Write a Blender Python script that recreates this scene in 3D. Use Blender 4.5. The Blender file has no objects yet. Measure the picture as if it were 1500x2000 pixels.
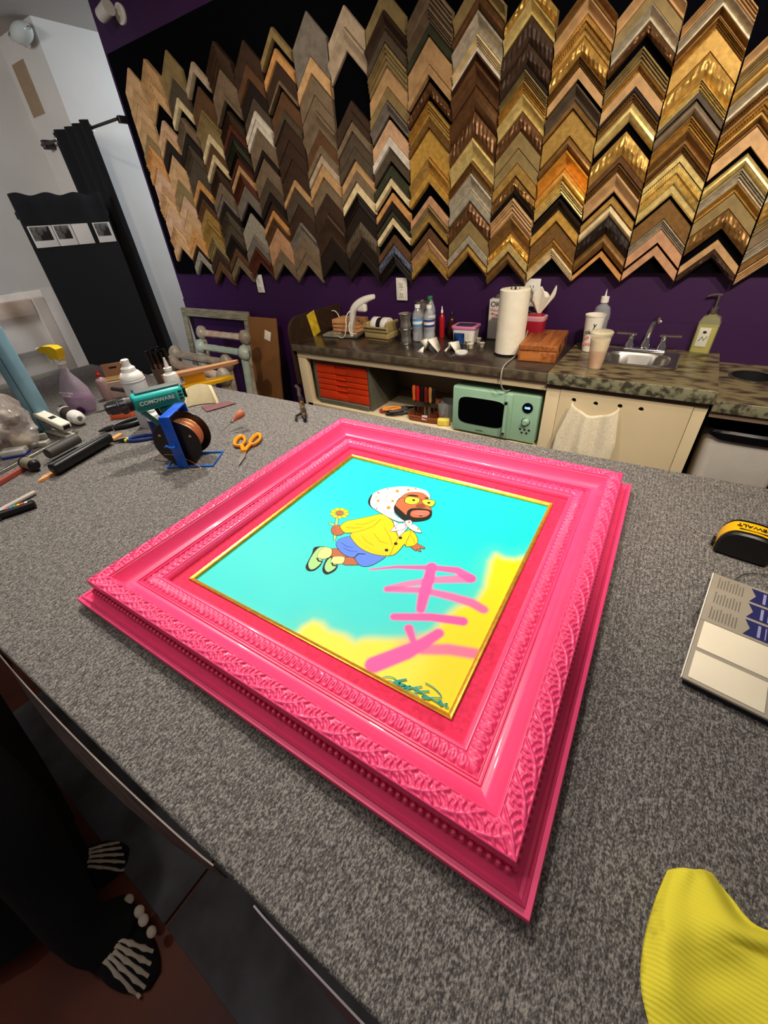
import bpy, bmesh, math, random
import numpy as np
from mathutils import Vector, Matrix, noise as mnoise
random.seed(7)
PI = math.pi
SC = bpy.context.scene
COL = SC.collection

# ------------------------------------------------------------------ camera
CAM_H = 1.48
FOC = 792.06
YAW, PIT, ROLL = [math.radians(a) for a in (36.244, 36.118, -4.754)]
_f = Vector((-math.sin(YAW)*math.cos(PIT), math.cos(YAW)*math.cos(PIT), -math.sin(PIT)))
_r0 = Vector((math.cos(YAW), math.sin(YAW), 0))
_u0 = _r0.cross(_f)
_r = math.cos(ROLL)*_r0 + math.sin(ROLL)*_u0
_u = -math.sin(ROLL)*_r0 + math.cos(ROLL)*_u0
CAMP = Vector((0, 0, CAM_H))
cd = bpy.data.cameras.new('camera')
cd.sensor_fit = 'HORIZONTAL'; cd.sensor_width = 36.0; cd.lens = FOC/1500*36.0; cd.clip_start = .02
cam = bpy.data.objects.new('camera', cd); COL.objects.link(cam)
cam.matrix_world = Matrix(((_r.x, _u.x, -_f.x, 0), (_r.y, _u.y, -_f.y, 0), (_r.z, _u.z, -_f.z, CAM_H), (0, 0, 0, 1)))
SC.camera = cam
SC.view_settings.view_transform = 'Standard'; SC.view_settings.look = 'None'
SC.view_settings.gamma = 1.0; SC.view_settings.exposure = EXPO = 0.25
SC.view_settings.use_curve_mapping = False

def ray(px, py): return _f*FOC + _r*(px-750) - _u*(py-1000)
def on_z(px, py, z):
    v = ray(px, py); return CAMP + v*((z-CAM_H)/v.z)
def on_y(px, py, y):
    v = ray(px, py); return CAMP + v*(y/v.y)
def on_x(px, py, x):
    v = ray(px, py); return CAMP + v*(x/v.x)
def proj(p):
    q = Vector(p)-CAMP; d = q.dot(_f); return 750+FOC*q.dot(_r)/d, 1000-FOC*q.dot(_u)/d

# ------------------------------------------------------------------ light
W = bpy.data.worlds.new('world'); SC.world = W; W.use_nodes = True
W.node_tree.nodes['Background'].inputs[0].default_value = (.80, .78, .80, 1)
W.node_tree.nodes['Background'].inputs[1].default_value = .10
def spot(name, loc, to, power, col, size=.05, ang=80, blend=.6):
    l = bpy.data.lights.new(name, 'SPOT'); l.energy = power; l.color = col
    l.shadow_soft_size = size; l.spot_size = math.radians(ang); l.spot_blend = blend
    o = bpy.data.objects.new(name, l); COL.objects.link(o); o.location = loc
    o.rotation_euler = (Vector(to)-Vector(loc)).to_track_quat('-Z', 'Y').to_euler(); return o
def area(name, loc, to, power, col, sx, sy):
    l = bpy.data.lights.new(name, 'AREA'); l.energy = power; l.color = col
    l.shape = 'RECTANGLE'; l.size = sx; l.size_y = sy
    o = bpy.data.objects.new(name, l); COL.objects.link(o); o.location = loc
    o.rotation_euler = (Vector(to)-Vector(loc)).to_track_quat('-Z', 'Y').to_euler(); return o
WARM = (1, .87, .71); NEUT = (1, .93, .85)
spot('track_light_table', (-.85, 1.15, 2.66), (-.8, .75, .9), 92, NEUT, .05, 92, .9)
spot('track_light_front', (-1.3, -.35, 2.66), (-.9, .5, .9), 18, NEUT, .06, 90, .9)
spot('track_light_bench', (-2.1, 1.35, 2.66), (-1.35, .62, .9), 125, NEUT, .05, 80, .9)
spot('track_light_samples', (.75, .75, 2.66), (-.35, 2.3, 1.55), 95, WARM, .05, 85, .8)
spot('track_light_sink', (.35, .35, 2.66), (-.35, 2.0, .85), 120, WARM, .05, 80, .8)
spot('track_light_wall', (-1.7, .6, 2.66), (-2.6, 2.3, 1.6), 64, WARM, .05, 85, .8)
area('ceiling_panel', (-.6, .2, 2.7), (-.6, .2, 0), 8, (1, .95, .9), 2.0, 1.2)
area('back_room_daylight', (-3.4, 3.9, 2.3), (-4.6, 3.0, 1.2), 30, (.72, .84, 1), 1.0, 1.2)
spot('shop_window_daylight', (-2.3, -1.0, 2.35), (-4.3, 1.2, 1.40), 260, (.90, .92, 1), .35, 74, .9)

# ------------------------------------------------------------------ materials
def s2l(c):
    return tuple(((v/255)/12.92 if v/255 <= .04045 else ((v/255+.055)/1.055)**2.4) for v in c)
_mats = {}
def mat(name, rgb, rough=.5, metal=0, var=.12, scale=18, bump=0, bscale=None, trans=0, alpha=1, emit=0, rgb2=None, coat=0, stretch=None, ior=1.45, detail=4, lo=.35, hi=.65):
    if name in _mats: return _mats[name]
    m = bpy.data.materials.new(name); m.use_nodes = True; nt = m.node_tree; N = nt.nodes; L = nt.links
    b = N['Principled BSDF']; c = s2l(rgb)
    b.inputs['Roughness'].default_value = rough; b.inputs['Metallic'].default_value = metal
    b.inputs['Base Color'].default_value = (*c, 1); b.inputs['IOR'].default_value = ior
    if coat: b.inputs['Coat Weight'].default_value = coat
    if trans: b.inputs['Transmission Weight'].default_value = trans
    if alpha < 1: b.inputs['Alpha'].default_value = alpha
    if emit:
        b.inputs['Emission Color'].default_value = (*c, 1); b.inputs['Emission Strength'].default_value = emit
    if var or bump or rgb2:
        tc = N.new('ShaderNodeTexCoord'); mp = N.new('ShaderNodeMapping'); L.new(tc.outputs['Object'], mp.inputs[0])
        if stretch: mp.inputs['Scale'].default_value = stretch
        nz = N.new('ShaderNodeTexNoise'); nz.inputs['Scale'].default_value = scale; nz.inputs['Detail'].default_value = detail
        L.new(mp.outputs[0], nz.inputs['Vector'])
        cr = N.new('ShaderNodeValToRGB'); e = cr.color_ramp.elements
        e[0].position = lo; e[1].position = hi
        c2 = s2l(rgb2) if rgb2 else tuple(min(1, v*(1+var)) for v in c)
        c1 = c if rgb2 else tuple(v*(1-var) for v in c)
        e[0].color = (*c1, 1); e[1].color = (*c2, 1)
        L.new(nz.outputs[0], cr.inputs[0]); L.new(cr.outputs[0], b.inputs['Base Color'])
        if bump:
            n2 = nz
            if bscale:
                n2 = N.new('ShaderNodeTexNoise'); n2.inputs['Scale'].default_value = bscale; L.new(mp.outputs[0], n2.inputs['Vector'])
            bp = N.new('ShaderNodeBump'); bp.inputs['Strength'].default_value = bump; bp.inputs['Distance'].default_value = .002
            L.new(n2.outputs[0], bp.inputs['Height']); L.new(bp.outputs[0], b.inputs['Normal'])
    _mats[name] = m; return m

def carpet_material():
    m = bpy.data.materials.new('grey_carpet'); m.use_nodes = True; nt = m.node_tree; N = nt.nodes; L = nt.links
    b = N['Principled BSDF']; b.inputs['Roughness'].default_value = .95
    b.inputs['Specular IOR Level'].default_value = .15
    tc = N.new('ShaderNodeTexCoord')
    mp = N.new('ShaderNodeMapping'); mp.inputs['Scale'].default_value = (1, .55, 1); L.new(tc.outputs['Object'], mp.inputs[0])
    n1 = N.new('ShaderNodeTexNoise'); n1.inputs['Scale'].default_value = 560; n1.inputs['Detail'].default_value = 3; L.new(mp.outputs[0], n1.inputs['Vector'])
    n3 = N.new('ShaderNodeTexNoise'); n3.inputs['Scale'].default_value = 150; n3.inputs['Detail'].default_value = 5; L.new(mp.outputs[0], n3.inputs['Vector'])
    w = N.new('ShaderNodeTexWave'); w.wave_type = 'BANDS'; w.bands_direction = 'X'; w.inputs['Scale'].default_value = 46
    w.inputs['Distortion'].default_value = 1.2; w.inputs['Detail'].default_value = 2; w.inputs['Detail Scale'].default_value = 3; L.new(tc.outputs['Object'], w.inputs['Vector'])
    a = N.new('ShaderNodeMath'); a.operation = 'MULTIPLY_ADD'; a.inputs[1].default_value = .05; L.new(w.outputs['Fac'], a.inputs[0]); L.new(n1.outputs[0], a.inputs[2])
    a2 = N.new('ShaderNodeMath'); a2.operation = 'MULTIPLY_ADD'; a2.inputs[1].default_value = .35; L.new(n3.outputs[0], a2.inputs[0]); L.new(a.outputs[0], a2.inputs[2])
    cr = N.new('ShaderNodeValToRGB'); e = cr.color_ramp.elements
    e[0].position = .54; e[0].color = (*s2l((66, 63, 61)), 1); e[1].position = .86; e[1].color = (*s2l((154, 148, 140)), 1)
    k = cr.color_ramp.elements.new(.70); k.color = (*s2l((104, 100, 96)), 1)
    L.new(a2.outputs[0], cr.inputs[0]); L.new(cr.outputs[0], b.inputs['Base Color'])
    bp = N.new('ShaderNodeBump'); bp.inputs['Strength'].default_value = .6; bp.inputs['Distance'].default_value = .002
    L.new(a2.outputs[0], bp.inputs['Height']); L.new(bp.outputs[0], b.inputs['Normal'])
    return m

def wood(name, c1, c2, scale=6, stretch=(1, 12, 12), rough=.45, bump=.1):
    return mat(name, c1, rough, 0, 0, scale, bump, None, rgb2=c2, stretch=stretch, detail=6)

# ------------------------------------------------------------------ mesh collector
class MB:
    def __init__(s): s.v = []; s.f = []; s.m = []; s.X = Matrix.Identity(4)
    def at(s, loc=(0, 0, 0), rz=0, rx=0, ry=0):
        s.X = Matrix.Translation(loc) @ Matrix.Rotation(rz, 4, 'Z') @ Matrix.Rotation(ry, 4, 'Y') @ Matrix.Rotation(rx, 4, 'X'); return s
    def add(s, vs, fs, mi=0):
        n = len(s.v); X = s.X
        s.v += [tuple(X @ Vector(p)) for p in vs]
        s.f += [tuple(i+n for i in f) for f in fs]; s.m += [mi]*len(fs); return s
    def box(s, x0, x1, y0, y1, z0, z1, mi=0):
        vs = [(x, y, z) for z in (z0, z1) for y in (y0, y1) for x in (x0, x1)]
        return s.add(vs, [(0, 2, 3, 1), (4, 5, 7, 6), (0, 1, 5, 4), (2, 6, 7, 3), (0, 4, 6, 2), (1, 3, 7, 5)], mi)
    def rbox(s, x0, x1, y0, y1, z0, z1, r=.003, mi=0, seg=3):
        bm = bmesh.new(); bmesh.ops.create_cube(bm, size=1)
        for v in bm.verts: v.co = ((x0+x1)/2+v.co.x*(x1-x0), (y0+y1)/2+v.co.y*(y1-y0), (z0+z1)/2+v.co.z*(z1-z0))
        bmesh.ops.bevel(bm, geom=bm.edges[:], offset=min(r, .49*min(x1-x0, y1-y0, z1-z0)), segments=seg, profile=.5, affect='EDGES')
        bm.verts.index_update(); s.add([v.co[:] for v in bm.verts], [tuple(v.index for v in f.verts) for f in bm.faces], mi); bm.free(); return s
    def cyl(s, p0, p1, r0, r1=None, n=16, mi=0, cap=True):
        r1 = r0 if r1 is None else r1
        p0 = Vector(p0); p1 = Vector(p1); d = (p1-p0).normalized()
        a = d.orthogonal().normalized(); b = d.cross(a); vs = []
        for p, r in ((p0, r0), (p1, r1)):
            for i in range(n):
                t = 2*PI*i/n; vs.append(tuple(p+a*(r*math.cos(t))+b*(r*math.sin(t))))
        fs = [(i, (i+1) % n, n+(i+1) % n, n+i) for i in range(n)]
        if cap: fs += [tuple(range(n-1, -1, -1)), tuple(range(n, 2*n))]
        return s.add(vs, fs, mi)
    def lathe(s, prof, n=24, mi=0, sx=1, sy=1, close=True):
        vs = []
        for r, z in prof:
            for i in range(n):
                t = 2*PI*i/n; vs.append((r*sx*math.cos(t), r*sy*math.sin(t), z))
        fs = []
        for k in range(len(prof)-1):
            for i in range(n):
                j = (i+1) % n; fs.append((k*n+i, k*n+j, (k+1)*n+j, (k+1)*n+i))
        if close:
            fs += [tuple(range(n-1, -1, -1)), tuple(range((len(prof)-1)*n, len(prof)*n))]
        return s.add(vs, fs, mi)
    def tube(s, pts, r, n=8, mi=0, closed=False, rs=None, flat=None):
        pts = [Vector(p) for p in pts]; m = len(pts); vs = []; up = None
        for i, p in enumerate(pts):
            if closed: d = pts[(i+1) % m]-pts[i-1]
            else: d = pts[min(i+1, m-1)]-pts[max(i-1, 0)]
            d.normalize()
            if up is None: up = d.orthogonal().normalized() if flat is None else Vector(flat)
            a = (up-d*up.dot(d)).normalized(); up = a if flat is None else up; b = d.cross(a)
            rr = rs[i] if rs else r
            ra, rb = rr if isinstance(rr, tuple) else (rr, rr)
            for k in range(n):
                t = 2*PI*(k+.5)/n; vs.append(tuple(p+a*(ra*math.cos(t))+b*(rb*math.sin(t))))
        fs = []
        for i in range(m if closed else m-1):
            j = (i+1) % m
            for k in range(n):
                l = (k+1) % n; fs.append((i*n+k, i*n+l, j*n+l, j*n+k))
        if not closed: fs += [tuple(range(n-1, -1, -1)), tuple(range((m-1)*n, m*n))]
        return s.add(vs, fs, mi)
    def ball(s, c, r, n=12, h=8, mi=0):
        if not isinstance(r, (tuple, list)): r = (r, r, r)
        vs = [(c[0], c[1], c[2]+r[2])]
        for i in range(1, h):
            p = PI*i/h
            for k in range(n):
                t = 2*PI*k/n; vs.append((c[0]+r[0]*math.sin(p)*math.cos(t), c[1]+r[1]*math.sin(p)*math.sin(t), c[2]+r[2]*math.cos(p)))
        vs.append((c[0], c[1], c[2]-r[2])); L = len(vs)-1; fs = [(0, 1+k, 1+(k+1) % n) for k in range(n)]
        for i in range(h-2):
            for k in range(n):
                a = 1+i*n; fs.append((a+k, a+n+k, a+n+(k+1) % n, a+(k+1) % n))
        a = 1+(h-2)*n; fs += [(L, a+(k+1) % n, a+k) for k in range(n)]
        return s.add(vs, fs, mi)
    def prism(s, poly, z0, z1, mi=0):
        n = len(poly)
        vs = [(x, y, z0) for x, y in poly]+[(x, y, z1) for x, y in poly]
        return s.add(vs, [(i, (i+1) % n, n+(i+1) % n, n+i) for i in range(n)]+[tuple(range(n-1, -1, -1)), tuple(range(n, 2*n))], mi)
    def grid(s, nu, nv, fn, mi=0, closeu=False):
        vs = [tuple(fn(i/(nu-1) if not closeu else i/nu, j/(nv-1))) for j in range(nv) for i in range(nu)]
        fs = []
        for j in range(nv-1):
            for i in range(nu if closeu else nu-1):
                k = (i+1) % nu; fs.append((j*nu+i, j*nu+k, (j+1)*nu+k, (j+1)*nu+i))
        return s.add(vs, fs, mi)
    def sheet(s, nu, nv, fn, th=.001, mi=0):
        "closed thin shell of a height sheet"
        top = [Vector(fn(i/(nu-1), j/(nv-1))) for j in range(nv) for i in range(nu)]
        nn = []
        for j in range(nv):
            for i in range(nu):
                a = top[j*nu+min(i+1, nu-1)]-top[j*nu+max(i-1, 0)]; b = top[min(j+1, nv-1)*nu+i]-top[max(j-1, 0)*nu+i]
                q = a.cross(b); nn.append(q.normalized() if q.length > 1e-12 else Vector((0, 0, 1)))
        vs = [tuple(p) for p in top]+[tuple(p-q*th) for p, q in zip(top, nn)]; o = nu*nv; fs = []
        for j in range(nv-1):
            for i in range(nu-1):
                a = j*nu+i; fs.append((a, a+1, a+nu+1, a+nu)); fs.append((o+a, o+a+nu, o+a+nu+1, o+a+1))
        rim = [i for i in range(nu)]+[j*nu+nu-1 for j in range(1, nv)]+[(nv-1)*nu+i for i in range(nu-2, -1, -1)]+[j*nu for j in range(nv-2, 0, -1)]
        for k in range(len(rim)):
            a, b = rim[k], rim[(k+1) % len(rim)]; fs.append((a, o+a, o+b, b))
        return s.add(vs, fs, mi)
    def build(s, name, mats, parent=None, loc=None, rz=0, rot=None, smooth=.6, mods=()):
        me = bpy.data.meshes.new(name); me.from_pydata(s.v, [], s.f)
        if not isinstance(mats, (list, tuple)): mats = [mats]
        for m in mats: me.materials.append(m)
        if any(s.m): me.polygons.foreach_set('material_index', s.m)
        bm = bmesh.new(); bm.from_mesh(me); bmesh.ops.recalc_face_normals(bm, faces=bm.faces[:]); bm.to_mesh(me); bm.free()
        me.polygons.foreach_set('use_smooth', [True]*len(me.polygons))
        if smooth is not None: me.set_sharp_from_angle(angle=smooth)
        o = bpy.data.objects.new(name, me); COL.objects.link(o)
        if loc is not None: o.location = loc
        if rot is not None: o.rotation_euler = rot
        elif rz: o.rotation_euler = (0, 0, rz)
        if parent is not None: o.parent = parent
        return o

def tag(o, label, cat, group=None):
    o['label'] = label; o['category'] = cat
    if group: o['group'] = group
    return o
def thing(name, label, cat, loc=(0, 0, 0), rz=0, group=None, rot=None):
    o = bpy.data.objects.new(name, None); COL.objects.link(o); o.empty_display_size = .05
    o.location = loc; o.rotation_euler = rot if rot else (0, 0, rz); return tag(o, label, cat, group)
def structure(o): o['kind'] = 'structure'; return o
def dup(o, loc=None, rz=None, label=None, scale=None):
    c = o.copy(); COL.objects.link(c)
    if loc is not None: c.location = loc
    if rz is not None: c.rotation_euler = (0, 0, rz)
    if scale is not None: c.scale = scale
    if label: c['label'] = label
    for ch in list(o.children):
        d = ch.copy(); COL.objects.link(d); d.parent = c
        for g in list(ch.children):
            e = g.copy(); COL.objects.link(e); e.parent = d
    return c
def text_part(txt, size, m, parent, loc, rot, name='lettering', th=.0004, spacing=1.0, sx=1.0):
    cu = bpy.data.curves.new('t', 'FONT'); cu.body = txt; cu.size = size; cu.align_x = 'CENTER'; cu.align_y = 'CENTER'
    cu.extrude = th; cu.space_character = spacing; cu.offset = size*.012
    t = bpy.data.objects.new('t', cu); COL.objects.link(t)
    me = bpy.data.meshes.new_from_object(t.evaluated_get(bpy.context.evaluated_depsgraph_get()))
    bpy.data.objects.remove(t); me.materials.clear(); me.materials.append(m)
    o = bpy.data.objects.new(name, me); COL.objects.link(o); o.location = loc; o.rotation_euler = rot; o.scale = (sx, 1, 1); o.parent = parent
    return o
def pxdir(a, b, z):
    p = on_z(*a, z); q = on_z(*b, z); d = q-p; return p, math.atan2(d.y, d.x), d.length
def smooth_pts(pts, n=4):
    pts = [Vector(p) for p in pts]; out = []
    for i in range(len(pts)-1):
        p0 = pts[max(i-1, 0)]; p1 = pts[i]; p2 = pts[i+1]; p3 = pts[min(i+2, len(pts)-1)]
        for k in range(n):
            t = k/n; out.append(.5*((2*p1)+(-p0+p2)*t+(2*p0-5*p1+4*p2-p3)*t*t+(-p0+3*p1-3*p2+p3)*t**3))
    out.append(pts[-1]); return out

T = .86          # top of the work table
CZ = .90         # top of the counter
YW = 2.30        # sample wall plane

# common materials
white_paint = mat('white_paint', (205, 198, 186), .8, var=.04, scale=3)
cream_paint = mat('cream_paint', (214, 196, 158), .55, var=.05, scale=4)
black_plastic = mat('black_plastic', (16, 16, 17), .4, var=0)
black_matte = mat('black_matte', (10, 10, 11), .8, var=0)
black_cloth = mat('black_cloth', (7, 7, 9), .95, var=.2, scale=60, bump=.2)
white_plastic = mat('white_plastic', (228, 224, 214), .4, var=0)
chrome = mat('chrome', (225, 225, 228), .12, 1, var=0)
steel = mat('brushed_steel', (180, 176, 168), .3, 1, var=.05, scale=40)
dark_metal = mat('dark_metal', (70, 68, 66), .4, .8, var=.1)
brass = mat('brass', (200, 150, 70), .3, .9, var=0)
paper_white = mat('paper_white', (238, 232, 215), .8, var=.02)
clear_plastic = mat('clear_plastic', (225, 228, 230), .12, var=0, alpha=.22)
film = mat('plastic_film', (232, 226, 214), .16, var=.08, scale=9, alpha=.17, bump=.9, bscale=25, coat=.4)

# ------------------------------------------------------------------ room shell
purple = mat('purple_paint', (48, 11, 62), .55, var=.05, scale=5)
floor_m = mat('brown_stained_floor', (84, 30, 12), .55, rgb2=(118, 50, 18), scale=3, bump=.1, detail=6)
CEIL = 2.77
def slab(name, m, *b):
    return structure(MB().box(*b).build(name, m))
slab('floor', floor_m, -6, 2.6, -2.6, 4.4, -.05, 0)
slab('ceiling', mat('ceiling_paint', (176, 168, 158), .9, var=.03, scale=2), -6, 2.6, -2.6, 4.4, CEIL, CEIL+.05)
slab('wall_back', purple, -3.64, 2.6, YW, YW+.12, 0, CEIL)
slab('wall_left', white_paint, -5.12, -5.0, -2.6, YW, 0, CEIL)
slab('wall_stub', white_paint, -5.12, -4.39, YW, YW+.12, 0, CEIL)
slab('wall_passage', white_paint, -4.51, -4.39, YW+.12, 4.3, 0, CEIL)
slab('wall_far', mat('pale_blue_wall', (196, 200, 206), .8, var=.03, scale=2), -4.39, -2.2, 4.2, 4.3, 0, CEIL)
slab('trim_1', purple, -3.64, 2.6, YW-.008, YW-.0002, 0, 1.013)
slab('trim_2', mat('tan_wall_patch', (150, 126, 96), .85, var=.05), -4.93, -4.72, YW-.003, YW-.0002, 2.32, 2.62)

# white mats on the floor beside the table
mat_m = mat('worn_grey_mat', (98, 96, 102), .75, rgb2=(72, 64, 68), scale=7, bump=.3, bscale=90, detail=6)
TR = math.radians(2.0)
for x0, x1, lab in ((-1.75, -.69, 'smooth grey floor mat near the slippered feet, left of the dark joint'),
                    (-.68, .5, 'smooth grey floor mat right of the dark joint, running under the carpeted table')):
    tag(MB().rbox(x0, x1, -.192, .55, .001, .011, .003).build('floor_mat', mat_m, loc=(0, 0, 0)), lab, 'mat', 'grey floor mats under the work table edge')

# ------------------------------------------------------------------ work table
carpet = carpet_material()
tbl = thing('work_table', 'big work table covered in speckled grey carpet in the middle of the room', 'table', (0, -.004, 0), TR)
ribs = MB().rbox(-2.93, 1.3, 0, 1.225, .815, T, .006)
ribs.build('carpeted_top', carpet, tbl)
tw = wood('table_leg_wood', (120, 96, 74), (92, 72, 54))
for x in (-2.84, 1.2):
    for y in (.24, 1.13): MB().rbox(x-.04, x+.04, y-.04, y+.04, .0125, .8148, .004).build('leg', tw, tbl)
MB().rbox(-2.84, 1.2, .16, .19, .70, .8146, .003).build('front_rail', tw, tbl)
def strip(x0, x1, bul, m, nm):
    def fn(u, v):
        x = x0+(x1-x0)*u; b = bul*math.sin(PI*u)**.7
        return (x, -.001-b*(.35+.65*v)-.0015, .853-.055*v)
    MB().sheet(36, 5, fn, .002).build(nm, m, tbl)
strip(-.94, -.29, .024, mat('scuffed_edge_strip', (126, 112, 104), .35, rgb2=(96, 82, 78), scale=14, stretch=(1, 8, 8)), 'edge_strip')
strip(-.22, .35, .016, mat('clear_edge_strip', (120, 112, 116), .2, var=.2, scale=20), 'edge_strip')

# ------------------------------------------------------------------ pink frame
FR = thing('framed_painting', 'ornate hot pink picture frame holding a turquoise and yellow painting, lying on the carpeted table', 'framed painting',
           (-.4348, .5824, T+.001), math.radians(1.881))
FRI = (Matrix.Translation(FR.location) @ Matrix.Rotation(math.radians(1.881), 4, 'Z')).inverted()
pink = mat('pink_paint', (244, 72, 124), .36, var=.03, scale=30, coat=.15)
pink_flat = mat('pink_flocked_liner', (228, 38, 84), .8, rgb2=(200, 20, 64), scale=120, bump=.4, lo=.42, hi=.75)
gold_f = mat('gold_fillet', (232, 176, 62), .28, .75, var=.15, scale=80)
def sweep(prof, name, m, ns=2, disp=None, nb=None, smooth=.5):
    "closed square ring: profile (half size, z) swept round four mitred sides"
    mb = MB(); prof = np.array(prof, float)
    if nb:
        t = np.linspace(0, 1, len(prof)); q = np.linspace(0, 1, nb)
        prof = np.stack([np.interp(q, t, prof[:, 0]), np.interp(q, t, prof[:, 1])], 1)
    nbv = len(prof); u = np.linspace(-1, 1, ns)
    for k in range(4):
        H = prof[:, 0][:, None]*np.ones(ns)[None]; Z = prof[:, 1][:, None]*np.ones(ns)[None]
        Sx = H*u[None]; 
        if disp is not None:
            b = np.linspace(0, 1, nbv)[:, None]*np.ones(ns)[None]
            edge = np.clip((H-abs(Sx))/.006, 0, 1)
            Z = Z+disp(Sx, b, H)*edge*np.clip(np.minimum(b, 1-b)/.06, 0, 1)
        X = Sx; Y = -H
        c, s_ = [(1, 0), (0, 1), (-1, 0), (0, -1)][k]
        V = np.stack([c*X-s_*Y, s_*X+c*Y, Z], -1).reshape(-1, 3)
        fs = [(j*ns+i, j*ns+i+1, (j+1)*ns+i+1, (j+1)*ns+i) for j in range(nbv-1) for i in range(ns-1)]
        n = len(mb.v); mb.v += [tuple(p) for p in V.tolist()]; mb.f += [tuple(a+n for a in f) for f in fs]; mb.m += [0]*len(fs)
    o = mb.build(name, m, FR, smooth=smooth); return o
def g(x, w): return np.exp(-(x/w)**2)
_P, _Wd = .8734/20, .0272
_strokes = [([(.00, .10), (.30, .22), (.55, .42), (.78, .70), (.98, .92)], .07, 1.0),
            ([(.30, .24), (.22, .45), (.27, .66)], .075, .85), ([(.48, .38), (.40, .62), (.46, .86)], .075, .9), ([(.64, .55), (.60, .76), (.68, .96)], .06, .8),
            ([(.12, .18), (.06, .38), (.10, .55)], .06, .7), ([(.27, .66), (.16, .74), (.10, .62)], .05, .75), ([(.46, .86), (.34, .90), (.28, .80)], .05, .7),
            ([(.44, .32), (.60, .26), (.70, .10)], .075, .85), ([(.60, .48), (.78, .42), (.90, .24)], .075, .9), ([(.78, .66), (.94, .60), (1.04, .46)], .06, .8),
            ([(.24, .20), (.38, .12), (.44, .02)], .06, .7), ([(.90, .24), (.92, .10), (.82, .06)], .05, .7)]
def leaf(S, b, H):
    X = np.mod(S, _P)/_P; out = np.zeros(X.shape)
    for pts, w, k in _strokes:
        n = len(pts)
        for off in (-1, 0, 1):
            for i in range(n-1):
                x0, y0 = pts[i][0]+off, pts[i][1]*.62; x1, y1 = pts[i+1][0]+off, pts[i+1][1]*.62
                dx, dy = x1-x0, y1-y0; t = np.clip(((X-x0)*dx+(b*.62-y0)*dy)/(dx*dx+dy*dy), 0, 1)
                d = np.hypot(X-x0-t*dx, b*.62-y0-t*dy); ww = w*(1.05-.45*(i+t)/(n-1))
                out = np.maximum(out, k*np.sqrt(np.clip(1-(d/ww)**2, 0, 1))*(.75+.25*t))
    return .0040*out-.0016
def scroll(S, b, H):
    P = .69/51; a = np.mod(S/P, 1)-.5
    d = np.sqrt((a/.34)**2+((b-.50)/.40)**2)
    out = g(d-1, .24)+.8*g(a, .09)*np.clip(1-d, 0, 1)*2
    join = g(abs(a)-.5, .09)*g(b-.15, .18)
    a4 = np.mod(S/(P*4), 1)-.5
    flower = g(np.hypot(a4/.12, (b-.22)/.20), 1.0)
    return .0026*(out-.4*join+.9*flower)-.0010
sweep([(.436, 0), (.448, .0085), (.4630, .0105), (.4643, .012), (.4643, .0185), (.4632, .021), (.4572, .0212), (.4562, .0235), (.4545, .0246), (.4528, .0238),
       (.4518, .0208), (.4480, .0200), (.4452, .0218), (.4400, .0250), (.4360, .0262), (.4345, .0275), (.4338, .040), (.4345, .0445), (.4362, .0452), (.4367, .0470), (.4367, .0615), (.4362, .0640), (.4350, .0646)], 'outer_molding', pink, smooth=.35)
bd = MB()
for k in range(4):
    c, s_ = [(1, 0), (0, 1), (-1, 0), (0, -1)][k]
    for i in range(82):
        x = -.4365+(i+.5)*.873/82; y = -.4378; bd.ball((c*x-s_*y, s_*x+c*y, .0335), (.0044, .0044, .0068), 8, 5)
bd.build('bead_course', pink, FR)
_t = np.linspace(0, 1, 12)
sweep([(.4350-.0272*q, .0640+.0016*math.sin(PI*q)) for q in _t], 'leaf_band', pink, 900, leaf, 25, smooth=None)
sweep([(.4078, .0640), (.4070, .0636), (.4062, .0600), (.4048, .0590)]+[(.4042-.0268*q, .0575-.0245*(1-(1-q)**2.3)) for q in np.linspace(0, 1, 14)]
      + [(.3768, .0352), (.3748, .0352), (.3742, .0318), (.3722, .0316), (.3715, .0334), (.3698, .0334), (.3690, .0300)], 'cove_band', pink, smooth=.45)
sweep([(.3690-.0225*q, .0290+.0030*math.sin(PI*q)) for q in _t], 'scroll_band', pink, 700, scroll, 15, smooth=None)
sweep([(.3465, .0290), (.3450, .0302), (.3430, .0300), (.3415, .0276), (.3405, .0276), (.3390, .0262), (.3365, .0235), (.3352, .0190), (.3350, .0155)], 'inner_molding', pink, smooth=.6)
sweep([(.3352, .0150), (.3082, .0100)], 'liner', pink_flat)
sweep([(.3084, .0090), (.3083, .0128), (.3065, .0136), (.3020, .0118), (.2990, .0085), (.2988, .0030)], 'gold_fillet', gold_f, smooth=.6)

# ---- painting: sprayed ground computed on a fine grid, inked figure as thin flat layers on it
def art(px, py):
    p = FRI @ on_z(px, py, T+.006); return (p.x, p.y)
C5 = lambda x, y: art(570+x/5, 930+y/5)
C6 = lambda x, y: art(560+x/3, 1050+y/3)
NG = 520; hs = .2995
gx, gy = np.meshgrid(np.linspace(-hs, hs, NG), np.linspace(-hs, hs, NG))
def seg_d(pts, widths=None, closed=False):
    best = np.full(gx.shape, 9.0); n = len(pts)
    for i in range(n if closed else n-1):
        (x0, y0), (x1, y1) = pts[i], pts[(i+1) % n]
        dx, dy = x1-x0, y1-y0; L2 = dx*dx+dy*dy+1e-12
        t = np.clip(((gx-x0)*dx+(gy-y0)*dy)/L2, 0, 1)
        d = np.hypot(gx-x0-t*dx, gy-y0-t*dy)
        if widths is not None: d = d-(widths[i]+(widths[i+1]-widths[i])*t)
        best = np.minimum(best, d)
    return best
def inside(pts):
    r = np.zeros(gx.shape, bool); n = len(pts)
    for i in range(n):
        (x0, y0), (x1, y1) = pts[i], pts[(i+1) % n]
        if y0 == y1: continue
        r ^= ((y0 > gy) != (y1 > gy)) & (gx < (x1-x0)*(gy-y0)/(y1-y0)+x0)
    return r
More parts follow.
